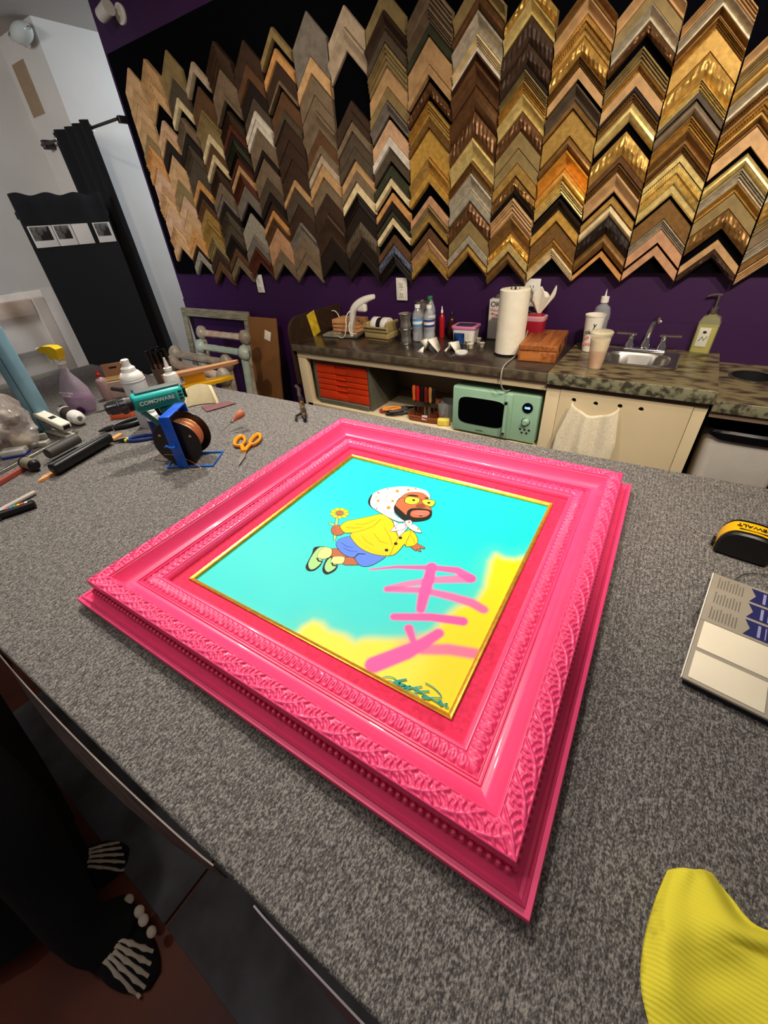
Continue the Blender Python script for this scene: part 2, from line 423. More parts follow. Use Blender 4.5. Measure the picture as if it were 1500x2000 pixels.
def sm(x): x = np.clip(x, 0, 1); return x*x*(3-2*x)
def lin(c): return np.array(s2l(c))
yb = [C6(*p) for p in [(-80, 540), (40, 560), (85, 510), (150, 482), (205, 500), (240, 545), (330, 575), (395, 625), (450, 610), (560, 600), (650, 590), (760, 590), (850, 550), (905, 490), (1000, 400), (1100, 370), (1165, 290), (1185, 140), (1225, 95), (1275, 120), (1340, 128), (1420, 105)]]
yb += [(.34, -.1), (.34, -.34), (-.34, -.34)]
sd = seg_d(yb, closed=True); sd = np.where(inside(yb), -sd, sd)
rng = np.random.RandomState(3)
nz = np.zeros(gx.shape)
for k in range(26):
    fx, fy = rng.uniform(-60, 60, 2); nz += np.sin(gx*fx+gy*fy+rng.uniform(0, 6.28))/26
cy_ = lin((0, 216, 208))[None, None]*(1+.10*nz[..., None]); cy2 = lin((70, 212, 205))
mx = sm((.10-gy)/.30)[..., None]*.55
colr = cy_*(1-mx)+cy2*mx
ylo = lin((250, 218, 0)); yhi = lin((250, 228, 60)); my = sm((-.16-gy)/.10+nz*1.2)[..., None]*sm((.26-gx)/.05)[..., None]
yel = ylo*(1-my)+yhi*my
w1 = sm((.014-sd+nz*.02)/.028)[..., None]; haze = sm((.05-sd)/.06)[..., None]*.18
colr = colr*(1-haze)+lin((150, 215, 120))*haze
colr = colr*(1-w1)+yel*w1
k3 = .00036   # metres of half width per crop pixel, roughly
def spray(pts, wd, soft=.004, a=1.0, c=(245, 84, 160)):
    global colr
    P = [C6(*p) for p in pts]; d = seg_d(P, [w*k3 for w in wd])
    al = (sm((soft/2-d)/soft)*a)[..., None]; colr = colr*(1-al)+lin(c)*al
spray([(720, 640), (760, 600)], [60, 50], .03, .25)
spray([(490, 187), (640, 172), (850, 176), (1000, 192), (1075, 238)], [7, 13, 22, 28, 34], .005, .95)
spray([(1075, 240), (870, 248), (700, 272), (592, 300)], [34, 26, 22, 22], .005, .8)
spray([(592, 302), (800, 308), (960, 345), (1080, 380), (1150, 420)], [22, 24, 28, 30, 28], .008, .9)
spray([(850, 168), (830, 250), (800, 350), (785, 420)], [32, 34, 32, 26], .006, 1)
spray([(630, 464), (850, 466), (1030, 490)], [24, 26, 28], .006, 1)
spray([(715, 530), (748, 625)], [24, 14], .006, 1)
spray([(890, 560), (800, 620), (700, 670), (510, 745)], [28, 32, 42, 44], .007, 1)
spray([(800, 655), (950, 655), (1120, 682)], [30, 32, 30], .010, .85)
pv = [(x, y, .0050) for x, y in zip(gx.ravel().tolist(), gy.ravel().tolist())]
pf = [(j*NG+i, j*NG+i+1, (j+1)*NG+i+1, (j+1)*NG+i) for j in range(NG-1) for i in range(NG-1)]
gm = bpy.data.materials.new('sprayed_canvas'); gm.use_nodes = True
vc = gm.node_tree.nodes.new('ShaderNodeVertexColor'); vc.layer_name = 'paint'
gb = gm.node_tree.nodes['Principled BSDF']; gb.inputs['Roughness'].default_value = .55; gb.inputs['Specular IOR Level'].default_value = .3
gm.node_tree.links.new(vc.outputs[0], gb.inputs['Base Color'])
INK = [('ink_black', (22, 20, 20)), ('skin_brown', (186, 104, 62)), ('scarf_white', (245, 240, 230)), ('knit_yellow', (248, 204, 10)), ('short_blue', (92, 132, 226)),
       ('shoe_green', (166, 224, 140)), ('sock_cream', (246, 240, 140)), ('lip_pink', (206, 120, 104)), ('lens_yellow', (232, 226, 60)), ('signature_teal', (34, 160, 150)),
       ('floral_orange', (222, 150, 30)), ('shade_yellow', (226, 172, 0)), ('shade_brown', (140, 74, 44)), ('shade_blue', (64, 96, 196))]
ink_m = [mat(n, c, .6, var=0) for n, c in INK]
for m_ in ink_m: m_.node_tree.nodes['Principled BSDF'].inputs['Specular IOR Level'].default_value = .25
lay = MB(); LZ = [0]
def flat(pts, mi, conv=C5):
    LZ[0] += 1; z = .0051+LZ[0]*.000012
    lay.add([(x, y, z) for x, y in [conv(*p) for p in pts]], [tuple(range(len(pts)))], 1+mi)
def stroke(pts, w, mi=0, conv=C5, closed=False, taper=False):
    LZ[0] += 1; z = .0051+LZ[0]*.000012
    P = [Vector((*conv(*p), 0)) for p in pts]; n = len(P); vs = []
    for i, p in enumerate(P):
        if closed: d = P[(i+1) % n]-P[i-1]
        else: d = P[min(i+1, n-1)]-P[max(i-1, 0)]
        d.normalize(); q = Vector((-d.y, d.x, 0))*(w/2*(1 if not taper else .35+.65*math.sin(PI*(i+.5)/n)))
        vs += [(p.x+q.x, p.y+q.y, z), (p.x-q.x, p.y-q.y, z)]
    fs = [(2*i, 2*i+1, 2*((i+1) % n)+1, 2*((i+1) % n)) for i in range(n if closed else n-1)]
    lay.add(vs, fs, 1+mi)
def rnd(pts, k=3):
    "rounds a closed outline"
    n = len(pts); out = []
    for i in range(n):
        p0, p1, p2, p3 = [Vector((*pts[(i+j-1) % n], 0)) for j in range(4)]
        for q in range(k):
            t = q/k; v = .5*((2*p1)+(-p0+p2)*t+(2*p0-5*p1+4*p2-p3)*t*t+(-p0+3*p1-3*p2+p3)*t**3); out.append((v.x, v.y))
    return out
def inked(pts, mi, w=.0012, round_=True):
    P = rnd(pts) if round_ else pts
    flat(P, mi); stroke(P, w, 0, closed=True)
def oval(cx, cy, rx, ry, n=14, a0=0): return [(cx+rx*math.cos(2*PI*i/n+a0), cy+ry*math.sin(2*PI*i/n+a0)) for i in range(n)]
inked([(430, 400), (455, 405), (432, 612), (405, 608)], 5); inked([(350, 455), (400, 462), (428, 482), (385, 480)], 5)
for i in range(9):
    a = 2*PI*i/9+.2; inked(oval(467+68*math.cos(a), 362+38*math.sin(a), 27, 16, 10), 3, .0008, False)
inked(oval(467, 362, 34, 22), 1, .0008, False)
inked([(385, 715), (445, 712), (500, 760), (540, 795), (470, 792), (378, 780)], 1)
inked([(255, 705), (320, 692), (390, 715), (378, 785), (300, 812), (248, 795)], 6)
flat(rnd([(140, 868), (195, 760), (215, 700), (265, 688), (320, 690), (262, 735), (250, 790), (300, 815), (282, 872), (222, 922), (165, 928), (138, 905)]), 0)
inked([(160, 855), (205, 765), (262, 700), (318, 694), (268, 735), (250, 790), (296, 818), (276, 862), (222, 906), (178, 910)], 5, .0008)
inked([(510, 800), (600, 796), (650, 850), (665, 866), (560, 870), (500, 860)], 1)
inked([(400, 790), (512, 790), (502, 850), (442, 860), (378, 850)], 6)
flat(rnd([(298, 905), (330, 820), (375, 788), (400, 792), (380, 850), (448, 866), (424, 922), (352, 960), (312, 948)]), 0)
inked([(318, 895), (345, 825), (388, 796), (380, 850), (440, 868), (415, 908), (352, 940)], 5, .0008)
stroke([(245, 800), (262, 830), (300, 838)], .004, 0); stroke([(390, 845), (402, 872), (440, 880)], .004, 0)
inked([(440, 640), (480, 610), (570, 590), (640, 640), (700, 720), (790, 755), (880, 775), (915, 788), (860, 830), (770, 876), (690, 882), (640, 850), (610, 798), (560, 792), (500, 762), (452, 712), (432, 672)], 4)
stroke([(610, 798), (650, 760), (720, 762)], .0035, 0, taper=True); stroke([(500, 700), (560, 730), (640, 740)], .003, 13, taper=True); stroke([(480, 650), (540, 690), (600, 700)], .003, 13, taper=True)
inked([(405, 490), (455, 480), (500, 510), (516, 545), (480, 575), (425, 578), (392, 556), (385, 520)], 1)
for y in (508, 530, 552): stroke([(395, y), (432, y-2)], .0009, 0)
inked([(1160, 690), (1215, 660), (1262, 680), (1298, 700), (1290, 712), (1250, 704), (1262, 735), (1240, 738), (1225, 712), (1218, 733), (1190, 718)], 1)
inked([(490, 470), (540, 440), (640, 420), (760, 395), (870, 372), (940, 405), (988, 445), (1003, 490), (1040, 565), (1100, 545), (1160, 528), (1200, 560), (1226, 610), (1225, 655), (1180, 684), (1112, 690), (1100, 665), (1050, 725), (990, 772), (880, 778), (780, 758), (690, 718), (620, 660), (568, 582), (590, 555), (520, 556), (482, 520), (470, 492)], 3)
stroke([(1110, 690), (1120, 640), (1160, 560), (1160, 530)], .0011); stroke([(590, 555), (700, 530), (800, 490), (870, 420)], .0011)
stroke([(985, 445), (1020, 560), (1040, 600), (990, 700), (960, 772)], .0010)
for q in range(12):
    t = q/11; x = 590+t*330; y = 590+200*math.sin(t*1.35)
    stroke([(x, y-18), (x+16, y+12)], .0010, 11)
for a_ in ([(620, 470), (720, 470), (830, 420)], [(680, 580), (730, 640), (800, 680)], [(800, 560), (860, 640), (940, 660)], [(900, 500), (960, 600), (980, 680)], [(530, 500), (600, 510), (680, 500)], [(1150, 570), (1190, 620), (1200, 660)]): stroke(a_, .0032, 11, taper=True)
for c_ in ((1060, 605), (1015, 662), (925, 725)): flat(oval(*c_, 18, 14), 0)
inked([(990, 440), (1060, 470), (1110, 450), (1132, 500), (1085, 560), (1045, 588), (1018, 530)], 2)
inked([(752, 250), (765, 205), (800, 168), (870, 133), (960, 112), (1060, 103), (1160, 106), (1260, 125), (1325, 152), (1350, 190), (1345, 232), (1280, 200), (1150, 180), (1050, 220), (1008, 300), (1012, 380), (1100, 442), (1040, 447), (960, 415), (880, 370), (800, 320), (762, 288)], 2)
flat(rnd([(745, 250), (762, 205), (790, 178), (770, 230), (768, 280), (790, 318), (755, 285)]), 0)
inked([(1005, 290), (1060, 215), (1120, 170), (1200, 157), (1280, 170), (1325, 205), (1338, 240), (1345, 290), (1366, 340), (1360, 395), (1310, 432), (1200, 446), (1110, 437), (1050, 395), (1003, 345)], 1)
flat(rnd([(1003, 285), (1030, 308), (1080, 350), (1118, 382), (1128, 345), (1165, 320), (1240, 316), (1330, 328), (1366, 350), (1361, 395), (1310, 433), (1200, 448), (1110, 438), (1040, 392), (1003, 345)]), 0)
flat(rnd([(1158, 365), (1180, 340), (1250, 334), (1330, 342), (1346, 372), (1300, 402), (1210, 408), (1162, 392)]), 1)
flat(rnd([(1182, 356), (1240, 342), (1330, 348), (1326, 372), (1262, 382), (1190, 372)]), 7); stroke([(1190, 358), (1255, 358), (1322, 362)], .0010)
flat(rnd([(1235, 390), (1275, 388), (1265, 398)]), 0)
inked([(1212, 295), (1262, 272), (1292, 288), (1300, 308), (1240, 312)], 12, .0008)
inked([(1103, 238), (1118, 212), (1160, 204), (1240, 220), (1247, 250), (1210, 276), (1150, 277), (1110, 262)], 8, .0016)
inked([(1272, 240), (1330, 232), (1397, 246), (1390, 282), (1362, 302), (1310, 287), (1280, 266)], 8, .0016)
stroke([(1246, 232), (1274, 232)], .0016); stroke([(1060, 208), (1108, 222)], .0010)
flat(oval(1190, 238, 15, 10), 0); flat(oval(1338, 264, 15, 10), 0)
flat(rnd([(1118, 196), (1170, 184), (1232, 194), (1228, 204), (1165, 199)]), 0); flat(rnd([(1290, 213), (1342, 214), (1320, 224)]), 0)
inked([(1048, 466), (1112, 478), (1100, 520), (1040, 535), (960, 540)], 2); inked([(1120, 480), (1195, 475), (1240, 510), (1268, 556), (1200, 545), (1150, 515)], 2); inked([(1108, 442), (1160, 434), (1176, 460), (1160, 482), (1115, 480)], 2)
stroke([(960, 145), (930, 190), (915, 260)], .0010, 0, taper=True); stroke([(1060, 175), (990, 210), (970, 250)], .0008, 0, taper=True); stroke([(860, 180), (850, 230), (862, 290)], .0008, 0, taper=True)
for fx, fy, r_ in ((1030, 150, 20), (945, 312, 22), (845, 165, 13), (842, 245, 14), (985, 247, 15), (1138, 138, 15), (828, 320, 10), (1145, 455, 14), (1015, 512, 10), (1232, 522, 11), (935, 130, 9), (1210, 128, 11)):
    for i in range(5):
        a = 2*PI*i/5+.3*fx; flat(oval(fx+r_*.6*math.cos(a), fy+r_*.5*math.sin(a), r_*.42, r_*.32, 6), 10)
    flat(oval(fx, fy, r_*.25, r_*.2, 6), 12)
flat(oval(825, 208, 11, 9), 5)
# signature and date, same loops as on the canvas
C8 = lambda x, y: art(720+x/8.333, 1290+y/8.333)
def sig(pts, w=.0016, mi=9):
    P = smooth_pts([(x, y, 0) for x, y in pts], 4); stroke([(p.x, p.y) for p in P], w, mi, C8)
sig([(270, 352), (215, 310), (260, 280), (340, 275), (420, 300), (470, 360), (430, 385), (350, 345), (270, 350)])
sig([(400, 370), (480, 340), (620, 315)], .0030); sig([(440, 350), (460, 400), (520, 360), (500, 410), (560, 395)], .0034)
sig([(520, 430), (560, 400), (600, 420), (560, 440), (640, 430)], .0028); sig([(530, 470), (620, 440), (680, 430), (600, 500), (540, 490)], .0026)
sig([(560, 500), (650, 470), (760, 450), (870, 432)], .0022); sig([(690, 440), (790, 500), (850, 540)], .0022); sig([(600, 490), (720, 540), (820, 600)], .0014)
sig([(740, 530), (860, 515), (990, 508)], .0024); sig([(760, 450), (900, 560), (1100, 680), (1180, 740)], .0022)
sig([(920, 375), (1040, 440), (1140, 530), (1178, 590), (1150, 618), (1040, 615), (880, 635)], .0018)
sig([(860, 600), (890, 590), (870, 620), (930, 610), (960, 640), (1040, 625)], .0020); sig([(1110, 680), (1190, 665), (1130, 710), (1200, 700), (1170, 750), (1240, 720), (1280, 715), (1240, 760), (1310, 785)], .0020)
for d_ in ([(955, 720), (975, 712), (960, 735)], [(1010, 750), (1045, 748)], [(1070, 790), (1100, 780), (1120, 795)], [(1150, 800), (1152, 825)]): sig(d_, .0010, 0)
me = bpy.data.meshes.new('painting')
nb0 = len(pv); me.from_pydata(pv+lay.v, [], pf+[tuple(i+nb0 for i in f) for f in lay.f])
for m_ in [gm]+ink_m: me.materials.append(m_)
me.polygons.foreach_set('material_index', [0]*len(pf)+lay.m)
ca = me.color_attributes.new('paint', 'FLOAT_COLOR', 'POINT')
cc = np.ones((len(me.vertices), 4), np.float32); cc[:nb0, :3] = np.clip(colr, 0, 1).reshape(-1, 3); ca.data.foreach_set('color', cc.ravel())
pt = bpy.data.objects.new('painting', me); COL.objects.link(pt); pt.parent = FR
pt['label'] = 'turquoise and yellow sprayed canvas with a flying figure and pink strokes'
MB().box(-.2998, .2998, -.2998, .2998, .0008, .0046).build('canvas_backing', paper_white, FR)

# ------------------------------------------------------------------ moulding samples on the wall
velvet = mat('black_board', (4, 4, 8), .95, var=.1); velvet.node_tree.nodes['Principled BSDF'].inputs['Specular IOR Level'].default_value = .05
bb = tag(MB().box(-3.585, 1.6, YW-.022, YW-.0003, 1.205, 2.44).build('sample_board', velvet), 'long black board on the purple wall behind the corner samples', 'board')
PAL = {'tan': (182, 144, 98, 'tan'), 'ltan': (196, 156, 108, 'pale tan'), 'oak': (196, 142, 84, 'light oak'), 'orange': (196, 140, 78, 'orange oak'),
 'brown': (92, 63, 39, 'brown'), 'dbrown': (58, 40, 27, 'dark brown'), 'vdb': (33, 23, 17, 'blackish brown'), 'taupe': (116, 98, 76, 'taupe'),
 'dtaupe': (78, 66, 51, 'dark taupe'), 'grey': (116, 107, 96, 'grey'), 'cream': (218, 198, 152, 'cream'), 'white': (212, 202, 184, 'off-white'),
 'wwash': (176, 156, 130, 'whitewashed'), 'black': (17, 14, 14, 'black'), 'mahog': (84, 42, 27, 'mahogany'), 'rose': (186, 140, 104, 'rose copper'),
 'pink': (200, 160, 124, 'pinkish tan'), 'olive': (134, 114, 72, 'olive brown'), 'gold': (190, 150, 76, 'gold'), 'bgold': (226, 176, 82, 'bright gold'),
 'pgold': (220, 196, 124, 'pale gold'), 'dgold': (136, 100, 54, 'dark gold'), 'bronze': (108, 74, 44, 'bronze'), 'silver': (192, 182, 158, 'silver'),
 'slate': (78, 84, 100, 'slate blue'), 'green': (54, 56, 38, 'dark green'), 'amber': (218, 148, 52, 'amber gold')}
METAL = {'gold', 'bgold', 'pgold', 'dgold', 'bronze', 'silver', 'amber'}
STY = {'f': 'flat', 'c': 'scooped', 'r': 'ridged', 'o': 'carved', 'b': 'beaded', 'n': 'narrow', 'w': 'rounded'}
def smat(k, st):
    p = PAL[k]; nm = p[3].replace(' ', '_').replace('-', '_')+('_leaf' if k in METAL else '_wood')
    if k in METAL: return mat(nm, p[:3], .42, .55, .18, 60, .15)
    m = mat(nm, p[:3], .55, 0, .16, 34, .1, stretch=(1, 1, 1)); m.node_tree.nodes['Principled BSDF'].inputs['Specular IOR Level'].default_value = .3; return m
PROF = {'f': [(0, .012), (.04, .017), (.96, .017), (1, .012)],
 'n': [(0, .018), (.12, .026), (.88, .026), (1, .014)],
 'c': [(0, .030), (.10, .034), (.22, .031), (.45, .019), (.70, .013), (.88, .013), (.92, .017), (1, .014)],
 'r': [(0, .026), (.14, .031), (.20, .022), (.34, .028), (.40, .019), (.58, .024), (.64, .015), (.84, .018), (.90, .011), (1, .011)],
 'w': [(0, .012), (.12, .023), (.3, .030), (.5, .032), (.7, .028), (.88, .019), (1, .012)],
 'o': [(i/9, .017+.013*math.sin(PI*i/9)) for i in range(10)],
 'b': [(0, .022), (.10, .028), (.28, .028), (.32, .020), (.42, .022), (.52, .024), (.62, .022), (.66, .014), (.92, .014), (1, .010)]}
def chevron(w, s, st, seed, slope=.93):
    "one mitred corner sample: two legs meeting at the apex, ends cut on the column line; local origin at the apex on the board"
    pr = PROF[st]; n = 1 if st not in 'ob' else (26 if st == 'o' else 34)
    us = [i/n for i in range(n, 0, -1)]+[0]+[-i/n for i in range(1, n+1)]
    mb = MB(); vs = []
    for u in us:
        for v, h in pr:
            hh = h
            if st == 'o' and 0 < v < 1 and abs(u) < 1:
                q = abs(u)*w/2/.014; hh += .0045*math.sin(PI*v)*(math.sin(q*3.0+5*v+seed)*math.cos(q*1.7-7*v)+.5*mnoise.noise((q*2.2, v*6, seed)))
            if st == 'b' and .05 < v < .62 and abs(u) < 1:
                hh += .0026*math.sin(abs(u)*n*PI*.99)*(1 if v > .35 else .6) if True else 0
                hh += .0030*((round(abs(u)*n) % 2)*2-1)*(1 if v > .35 else .5)
            vs.append((-u*w/2, -hh, -abs(u)*w/2*slope-v*s))
        vs.append((-u*w/2, 0, -abs(u)*w/2*slope-s)); vs.append((-u*w/2, 0, -abs(u)*w/2*slope))
    k = len(pr)+2; fs = []
    for i in range(len(us)-1):
        for j in range(k): fs.append((i*k+j, i*k+(j+1) % k, (i+1)*k+(j+1) % k, (i+1)*k+j))
    fs += [tuple(range(k)), tuple(range((len(us)-1)*k+k-1, (len(us)-1)*k-1, -1))]
    return mb.add(vs, fs)
tipsX = [-3.49, -3.28, -3.07, -2.858, -2.645, -2.425, -2.207, -1.985, -1.760, -1.540, -1.325, -1.105, -.885, -.685, -.477, -.270, -.068, .128, .325]
COLS = [
 [(395,'ltan','f'),(520,'tan','f'),(610,'ltan','f'),(690,'tan','f'),(790,'olive','n'),(850,'oak','r'),(915,'oak','n'),(985,'pink','f'),(1085,'rose','n'),(1125,'ltan','r'),(1205,'pink','f'),(1315,'ltan','r'),(1375,'ltan','n'),(1450,None,'')],
 [(345,'tan','r'),(480,'ltan','r'),(600,None,''),(705,'pink','n'),(770,'ltan','n'),(815,'vdb','n'),(905,'ltan','f'),(1000,'ltan','n'),(1055,'olive','f'),(1145,'pink','f'),(1235,'ltan','f'),(1340,'orange','n'),(1400,'oak','n'),(1435,'vdb','n'),(1468,'silver','n'),(1530,None,'')],
 [(290,'olive','f'),(455,'dtaupe','f'),(570,'cream','n'),(630,None,''),(690,'taupe','r'),(780,'vdb','n'),(850,'dtaupe','r'),(930,'dtaupe','f'),(1055,'orange','n'),(1110,'vdb','n'),(1165,'brown','c'),(1225,'gold','n'),(1290,'gold','c'),(1380,'olive','r'),(1455,'dbrown','n'),(1530,'brown','n'),(1590,None,'')],
 [(360,'wwash','n'),(430,None,''),(505,'brown','f'),(645,'olive','c'),(710,'olive','f'),(785,'cream','n'),(840,'brown','f'),(905,'cream','n'),(955,None,''),(985,'dbrown','r'),(1070,'taupe','n'),(1145,'grey','n'),(1180,'vdb','f'),(1240,'dtaupe','r'),(1320,'dtaupe','n'),(1375,'vdb','c'),(1455,'brown','n'),(1505,'taupe','n'),(1565,None,'')],
 [(240,'dbrown','r'),(405,'taupe','f'),(555,'taupe','n'),(590,None,''),(650,'dbrown','r'),(730,'mahog','n'),(775,'vdb','n'),(820,'green','r'),(880,'vdb','r'),(930,'mahog','n'),(965,'tan','n'),(1015,'mahog','r'),(1090,'grey','f'),(1185,None,''),(1250,'silver','f'),(1375,'grey','n'),(1450,'mahog','c'),(1540,None,'')],
 [(232,'dbrown','f'),(375,'brown','n'),(468,'vdb','f'),(570,'dtaupe','f'),(650,'white','n'),(705,'white','n'),(755,'taupe','f'),(880,'vdb','n'),(925,'taupe','f'),(1045,'dtaupe','f'),(1125,'vdb','n'),(1185,'dbrown','f'),(1235,'orange','n'),(1275,'brown','c'),(1335,'rose','f'),(1465,'taupe','f'),(1550,None,'')],
 [(156,'olive','n'),(230,None,''),(282,'oak','n'),(360,'dbrown','f'),(470,'taupe','n'),(500,None,''),(535,'brown','f'),(645,'dtaupe','n'),(705,'dbrown','f'),(825,'dbrown','f'),(935,'dbrown','f'),(1055,'tan','n'),(1100,'dtaupe','f'),(1200,'dbrown','f'),(1305,'grey','c'),(1375,'taupe','f'),(1485,'taupe','f'),(1555,None,'')],
 [(60,'grey','f'),(332,'ltan','n'),(440,'taupe','f'),(560,'taupe','f'),(650,'taupe','c'),(765,'brown','f'),(850,'taupe','n'),(908,'wwash','n'),(965,'tan','n'),(1045,'taupe','f'),(1135,'dbrown','f'),(1255,'dbrown','c'),(1395,'vdb','f'),(1530,None,'')],
 [(25,'wwash','f'),(160,'wwash','c'),(300,None,''),(588,'dbrown','f'),(650,'dbrown','n'),(712,'taupe','n'),(775,'dtaupe','f'),(860,'dtaupe','n'),(940,'tan','f'),(1000,'taupe','n'),(1068,'cream','n'),(1135,'vdb','r'),(1210,'vdb','f'),(1300,'dtaupe','o'),(1400,'vdb','f'),(1470,'vdb','n'),(1540,None,'')],
 [(-70,'olive','f'),(62,'dbrown','c'),(175,'dtaupe','n'),(255,'olive','r'),(400,'tan','f'),(510,'olive','n'),(595,'grey','c'),(675,None,''),(702,'pink','f'),(800,'white','n'),(865,'dtaupe','f'),(945,None,''),(972,'green','n'),(1042,'cream','n'),(1095,None,''),(1130,'oak','n'),(1182,'vdb','n'),(1235,'green','n'),(1272,'cream','n'),(1320,None,''),(1378,'brown','n'),(1430,'slate','o'),(1492,'vdb','r'),(1560,None,'')],
 [(-110,'taupe','r'),(40,'taupe','r'),(140,'green','n'),(210,'tan','f'),(380,'tan','n'),(445,None,''),(480,'bronze','o'),(560,None,''),(592,'gold','r'),(700,'dgold','n'),(750,'bgold','f'),(925,'gold','c'),(1010,'bgold','n'),(1075,None,''),(1150,'rose','n'),(1205,'olive','c'),(1262,'gold','n'),(1305,None,''),(1338,'brown','n'),(1398,'tan','r'),(1465,'gold','n'),(1520,None,'')],
 [(-160,'olive','c'),(-50,'bronze','w'),(62,'silver','c'),(200,'cream','r'),(275,'white','n'),(305,'bronze','r'),(360,'bronze','c'),(500,'bronze','w'),(652,'bronze','o'),(808,'pgold','c'),(945,'dgold','r'),(1015,'silver','c'),(1115,'silver','n'),(1182,'bronze','o'),(1290,'olive','f'),(1375,'silver','n'),(1435,'gold','w'),(1500,None,'')],
 [(-120,'gold','o'),(-15,'pgold','c'),(92,'dbrown','o'),(250,'dbrown','o'),(372,'vdb','n'),(408,'olive','r'),(475,'gold','r'),(550,'pgold','c'),(655,'bronze','o'),(768,'olive','f'),(870,'olive','f'),(955,'gold','n'),(1035,'dgold','o'),(1115,'vdb','b'),(1160,'tan','r'),(1268,'dgold','c'),(1368,'bgold','o'),(1420,'pgold','n'),(1478,'dgold','w'),(1550,None,'')],
 [(-110,'dgold','c'),(-20,'tan','c'),(82,'gold','b'),(215,'gold','o'),(325,'dgold','r'),(392,'tan','f'),(465,None,''),(490,'dtaupe','c'),(590,'dgold','n'),(640,'gold','f'),(800,'dgold','w'),(880,'amber','c'),(990,'bgold','w'),(1060,'pgold','r'),(1140,None,''),(1165,'vdb','c'),(1230,'bgold','n'),(1300,'dgold','f'),(1405,'gold','b'),(1455,'cream','r'),(1515,None,'')],
 [(-190,'tan','c'),(-80,'olive','f'),(20,'silver','c'),(125,'bronze','o'),(205,None,''),(272,'olive','r'),(375,'gold','c'),(420,'tan','f'),(510,'vdb','n'),(540,'dgold','b'),(598,'pgold','w'),(715,None,''),(770,'gold','o'),(910,'bronze','n'),(960,'dgold','b'),(1015,'tan','c'),(1125,None,''),(1150,'gold','n'),(1200,'cream','w'),(1270,'vdb','o'),(1365,'dgold','w'),(1455,None,''),(1472,'orange','n'),(1510,None,'')],
 [(-160,'tan','r'),(-60,'silver','c'),(40,'dgold','c'),(105,'gold','r'),(165,'gold','f'),(305,'gold','o'),(460,'pgold','r'),(535,'dtaupe','n'),(585,'taupe','w'),(680,'gold','r'),(760,'dgold','c'),(850,'dgold','b'),(900,'pgold','n'),(955,'pgold','b'),(1145,None,''),(1168,'dgold','f'),(1285,'silver','r'),(1345,'rose','f'),(1425,None,''),(1440,'rose','n'),(1505,None,'')],
 [(40,'tan','c'),(150,'olive','r'),(260,'gold','w'),(370,'silver','c'),(480,'dgold','b'),(585,'gold','b'),(680,'dgold','c'),(740,'ltan','f'),(860,None,''),(895,'pgold','w'),(985,'silver','r'),(1070,'gold','c'),(1130,'olive','f'),(1225,'dgold','o'),(1340,None,''),(1405,'tan','f'),(1462,'dbrown','o'),(1515,None,'')],
 [(640,'tan','c'),(760,'dgold','r'),(880,'silver','c'),(1000,'gold','o'),(1120,'olive','r'),(1210,'taupe','f'),(1300,'silver','r'),(1380,'dgold','n'),(1440,'tan','r'),(1515,None,'')]]
ORD = ['topmost', 'second', 'third', 'fourth', 'fifth', 'sixth', 'seventh', 'eighth', 'ninth', 'tenth', 'eleventh', 'twelfth', 'thirteenth', 'fourteenth', 'fifteenth', 'sixteenth', 'seventeenth', 'eighteenth', 'nineteenth', 'twentieth']
CORD = ['first', 'second', 'third', 'fourth', 'fifth', 'sixth', 'seventh', 'eighth', 'ninth', 'tenth', 'eleventh', 'twelfth', 'thirteenth', 'fourteenth', 'fifteenth', 'sixteenth', 'seventeenth', 'eighteenth']
YS = YW-.0225
for ci, col in enumerate(COLS):
    x0, x1 = tipsX[ci], tipsX[ci+1]; xc = (x0+x1)/2; w = (x1-x0)*.972
    def zat(cy):
        lo, hi = .5, 4.0
        for _ in range(40):
            m = (lo+hi)/2
            if proj((xc, YS-.02, m))[1] > cy/3: lo = m
            else: hi = m
        return lo
    zs = [zat(e[0]) for e in col]; tot = sum(1 for e in col if e[1]); k = 0
    for i, (cy, key, st) in enumerate(col[:-1]):
        if key is None: continue
        s = zs[i]-zs[i+1]-.0012
        lift = .0008+.0045*((i*7+ci*3) % 4)/4
        o = chevron(w, s, st, ci*31+i).build('moulding_sample', smat(key, st), loc=(xc, YS-lift+.0005, zs[i]), smooth=.5)
        pos = ORD[tot-1-k].replace('topmost', 'lowest') if (tot-1-k) < k else ORD[k]
        frm = 'bottom' if (tot-1-k) < k else 'top'
        kd = 'V-shaped corner sample'
        where = ('%s in the %s column from left' % (pos, CORD[ci])) if pos in ('topmost', 'lowest') else ('%s from the %s in the %s column from left' % (pos, frm, CORD[ci]))
        tag(o, '%s %s V-shaped sample, %s' % (PAL[key][3], STY[st], where), 'moulding sample', 'corner moulding samples on the black board')
        k += 1

# ------------------------------------------------------------------ wall sockets
slotm = mat('socket_slots', (60, 54, 48), .6, var=0)
def outlet(px, py, label, w=.074, h=.118):
    p = on_y(px, py, YW-.010); t = thing('wall_outlet', label, 'wall socket', (p.x, YW-.0085, p.z), 0, 'white wall sockets')
    MB().rbox(-w/2, w/2, -.006, 0, -h/2, h/2, .003).build('cover_plate', white_plastic, t)
    for dz in (.026, -.026):
        mb = MB().rbox(-.017, .017, -.0085, -.0062, dz-.015, dz+.015, .0045)
        mb.box(-.0085, -.0055, -.0092, -.0087, dz-.003, dz+.008, 1).box(.0055, .0085, -.0092, -.0087, dz-.003, dz+.007, 1).ball((0, -.0088, dz-.008), (.003, .0006, .003), 8, 4, 1)
        mb.build('receptacle', [white_plastic, slotm], t)
    MB().ball((0, -.0065, 0), (.003, .001, .003), 8, 4).build('screw', steel, t)
    return t
outlet(508, 554, 'white socket plate on the purple wall above the leaning cardboard', .07, .115)
outlet(785, 565, 'white socket plate on the purple wall above the wire spools and water bottles')
outlet(1038, 572, 'white socket plate with a grey plug, beside the paper towel roll', .078, .124)

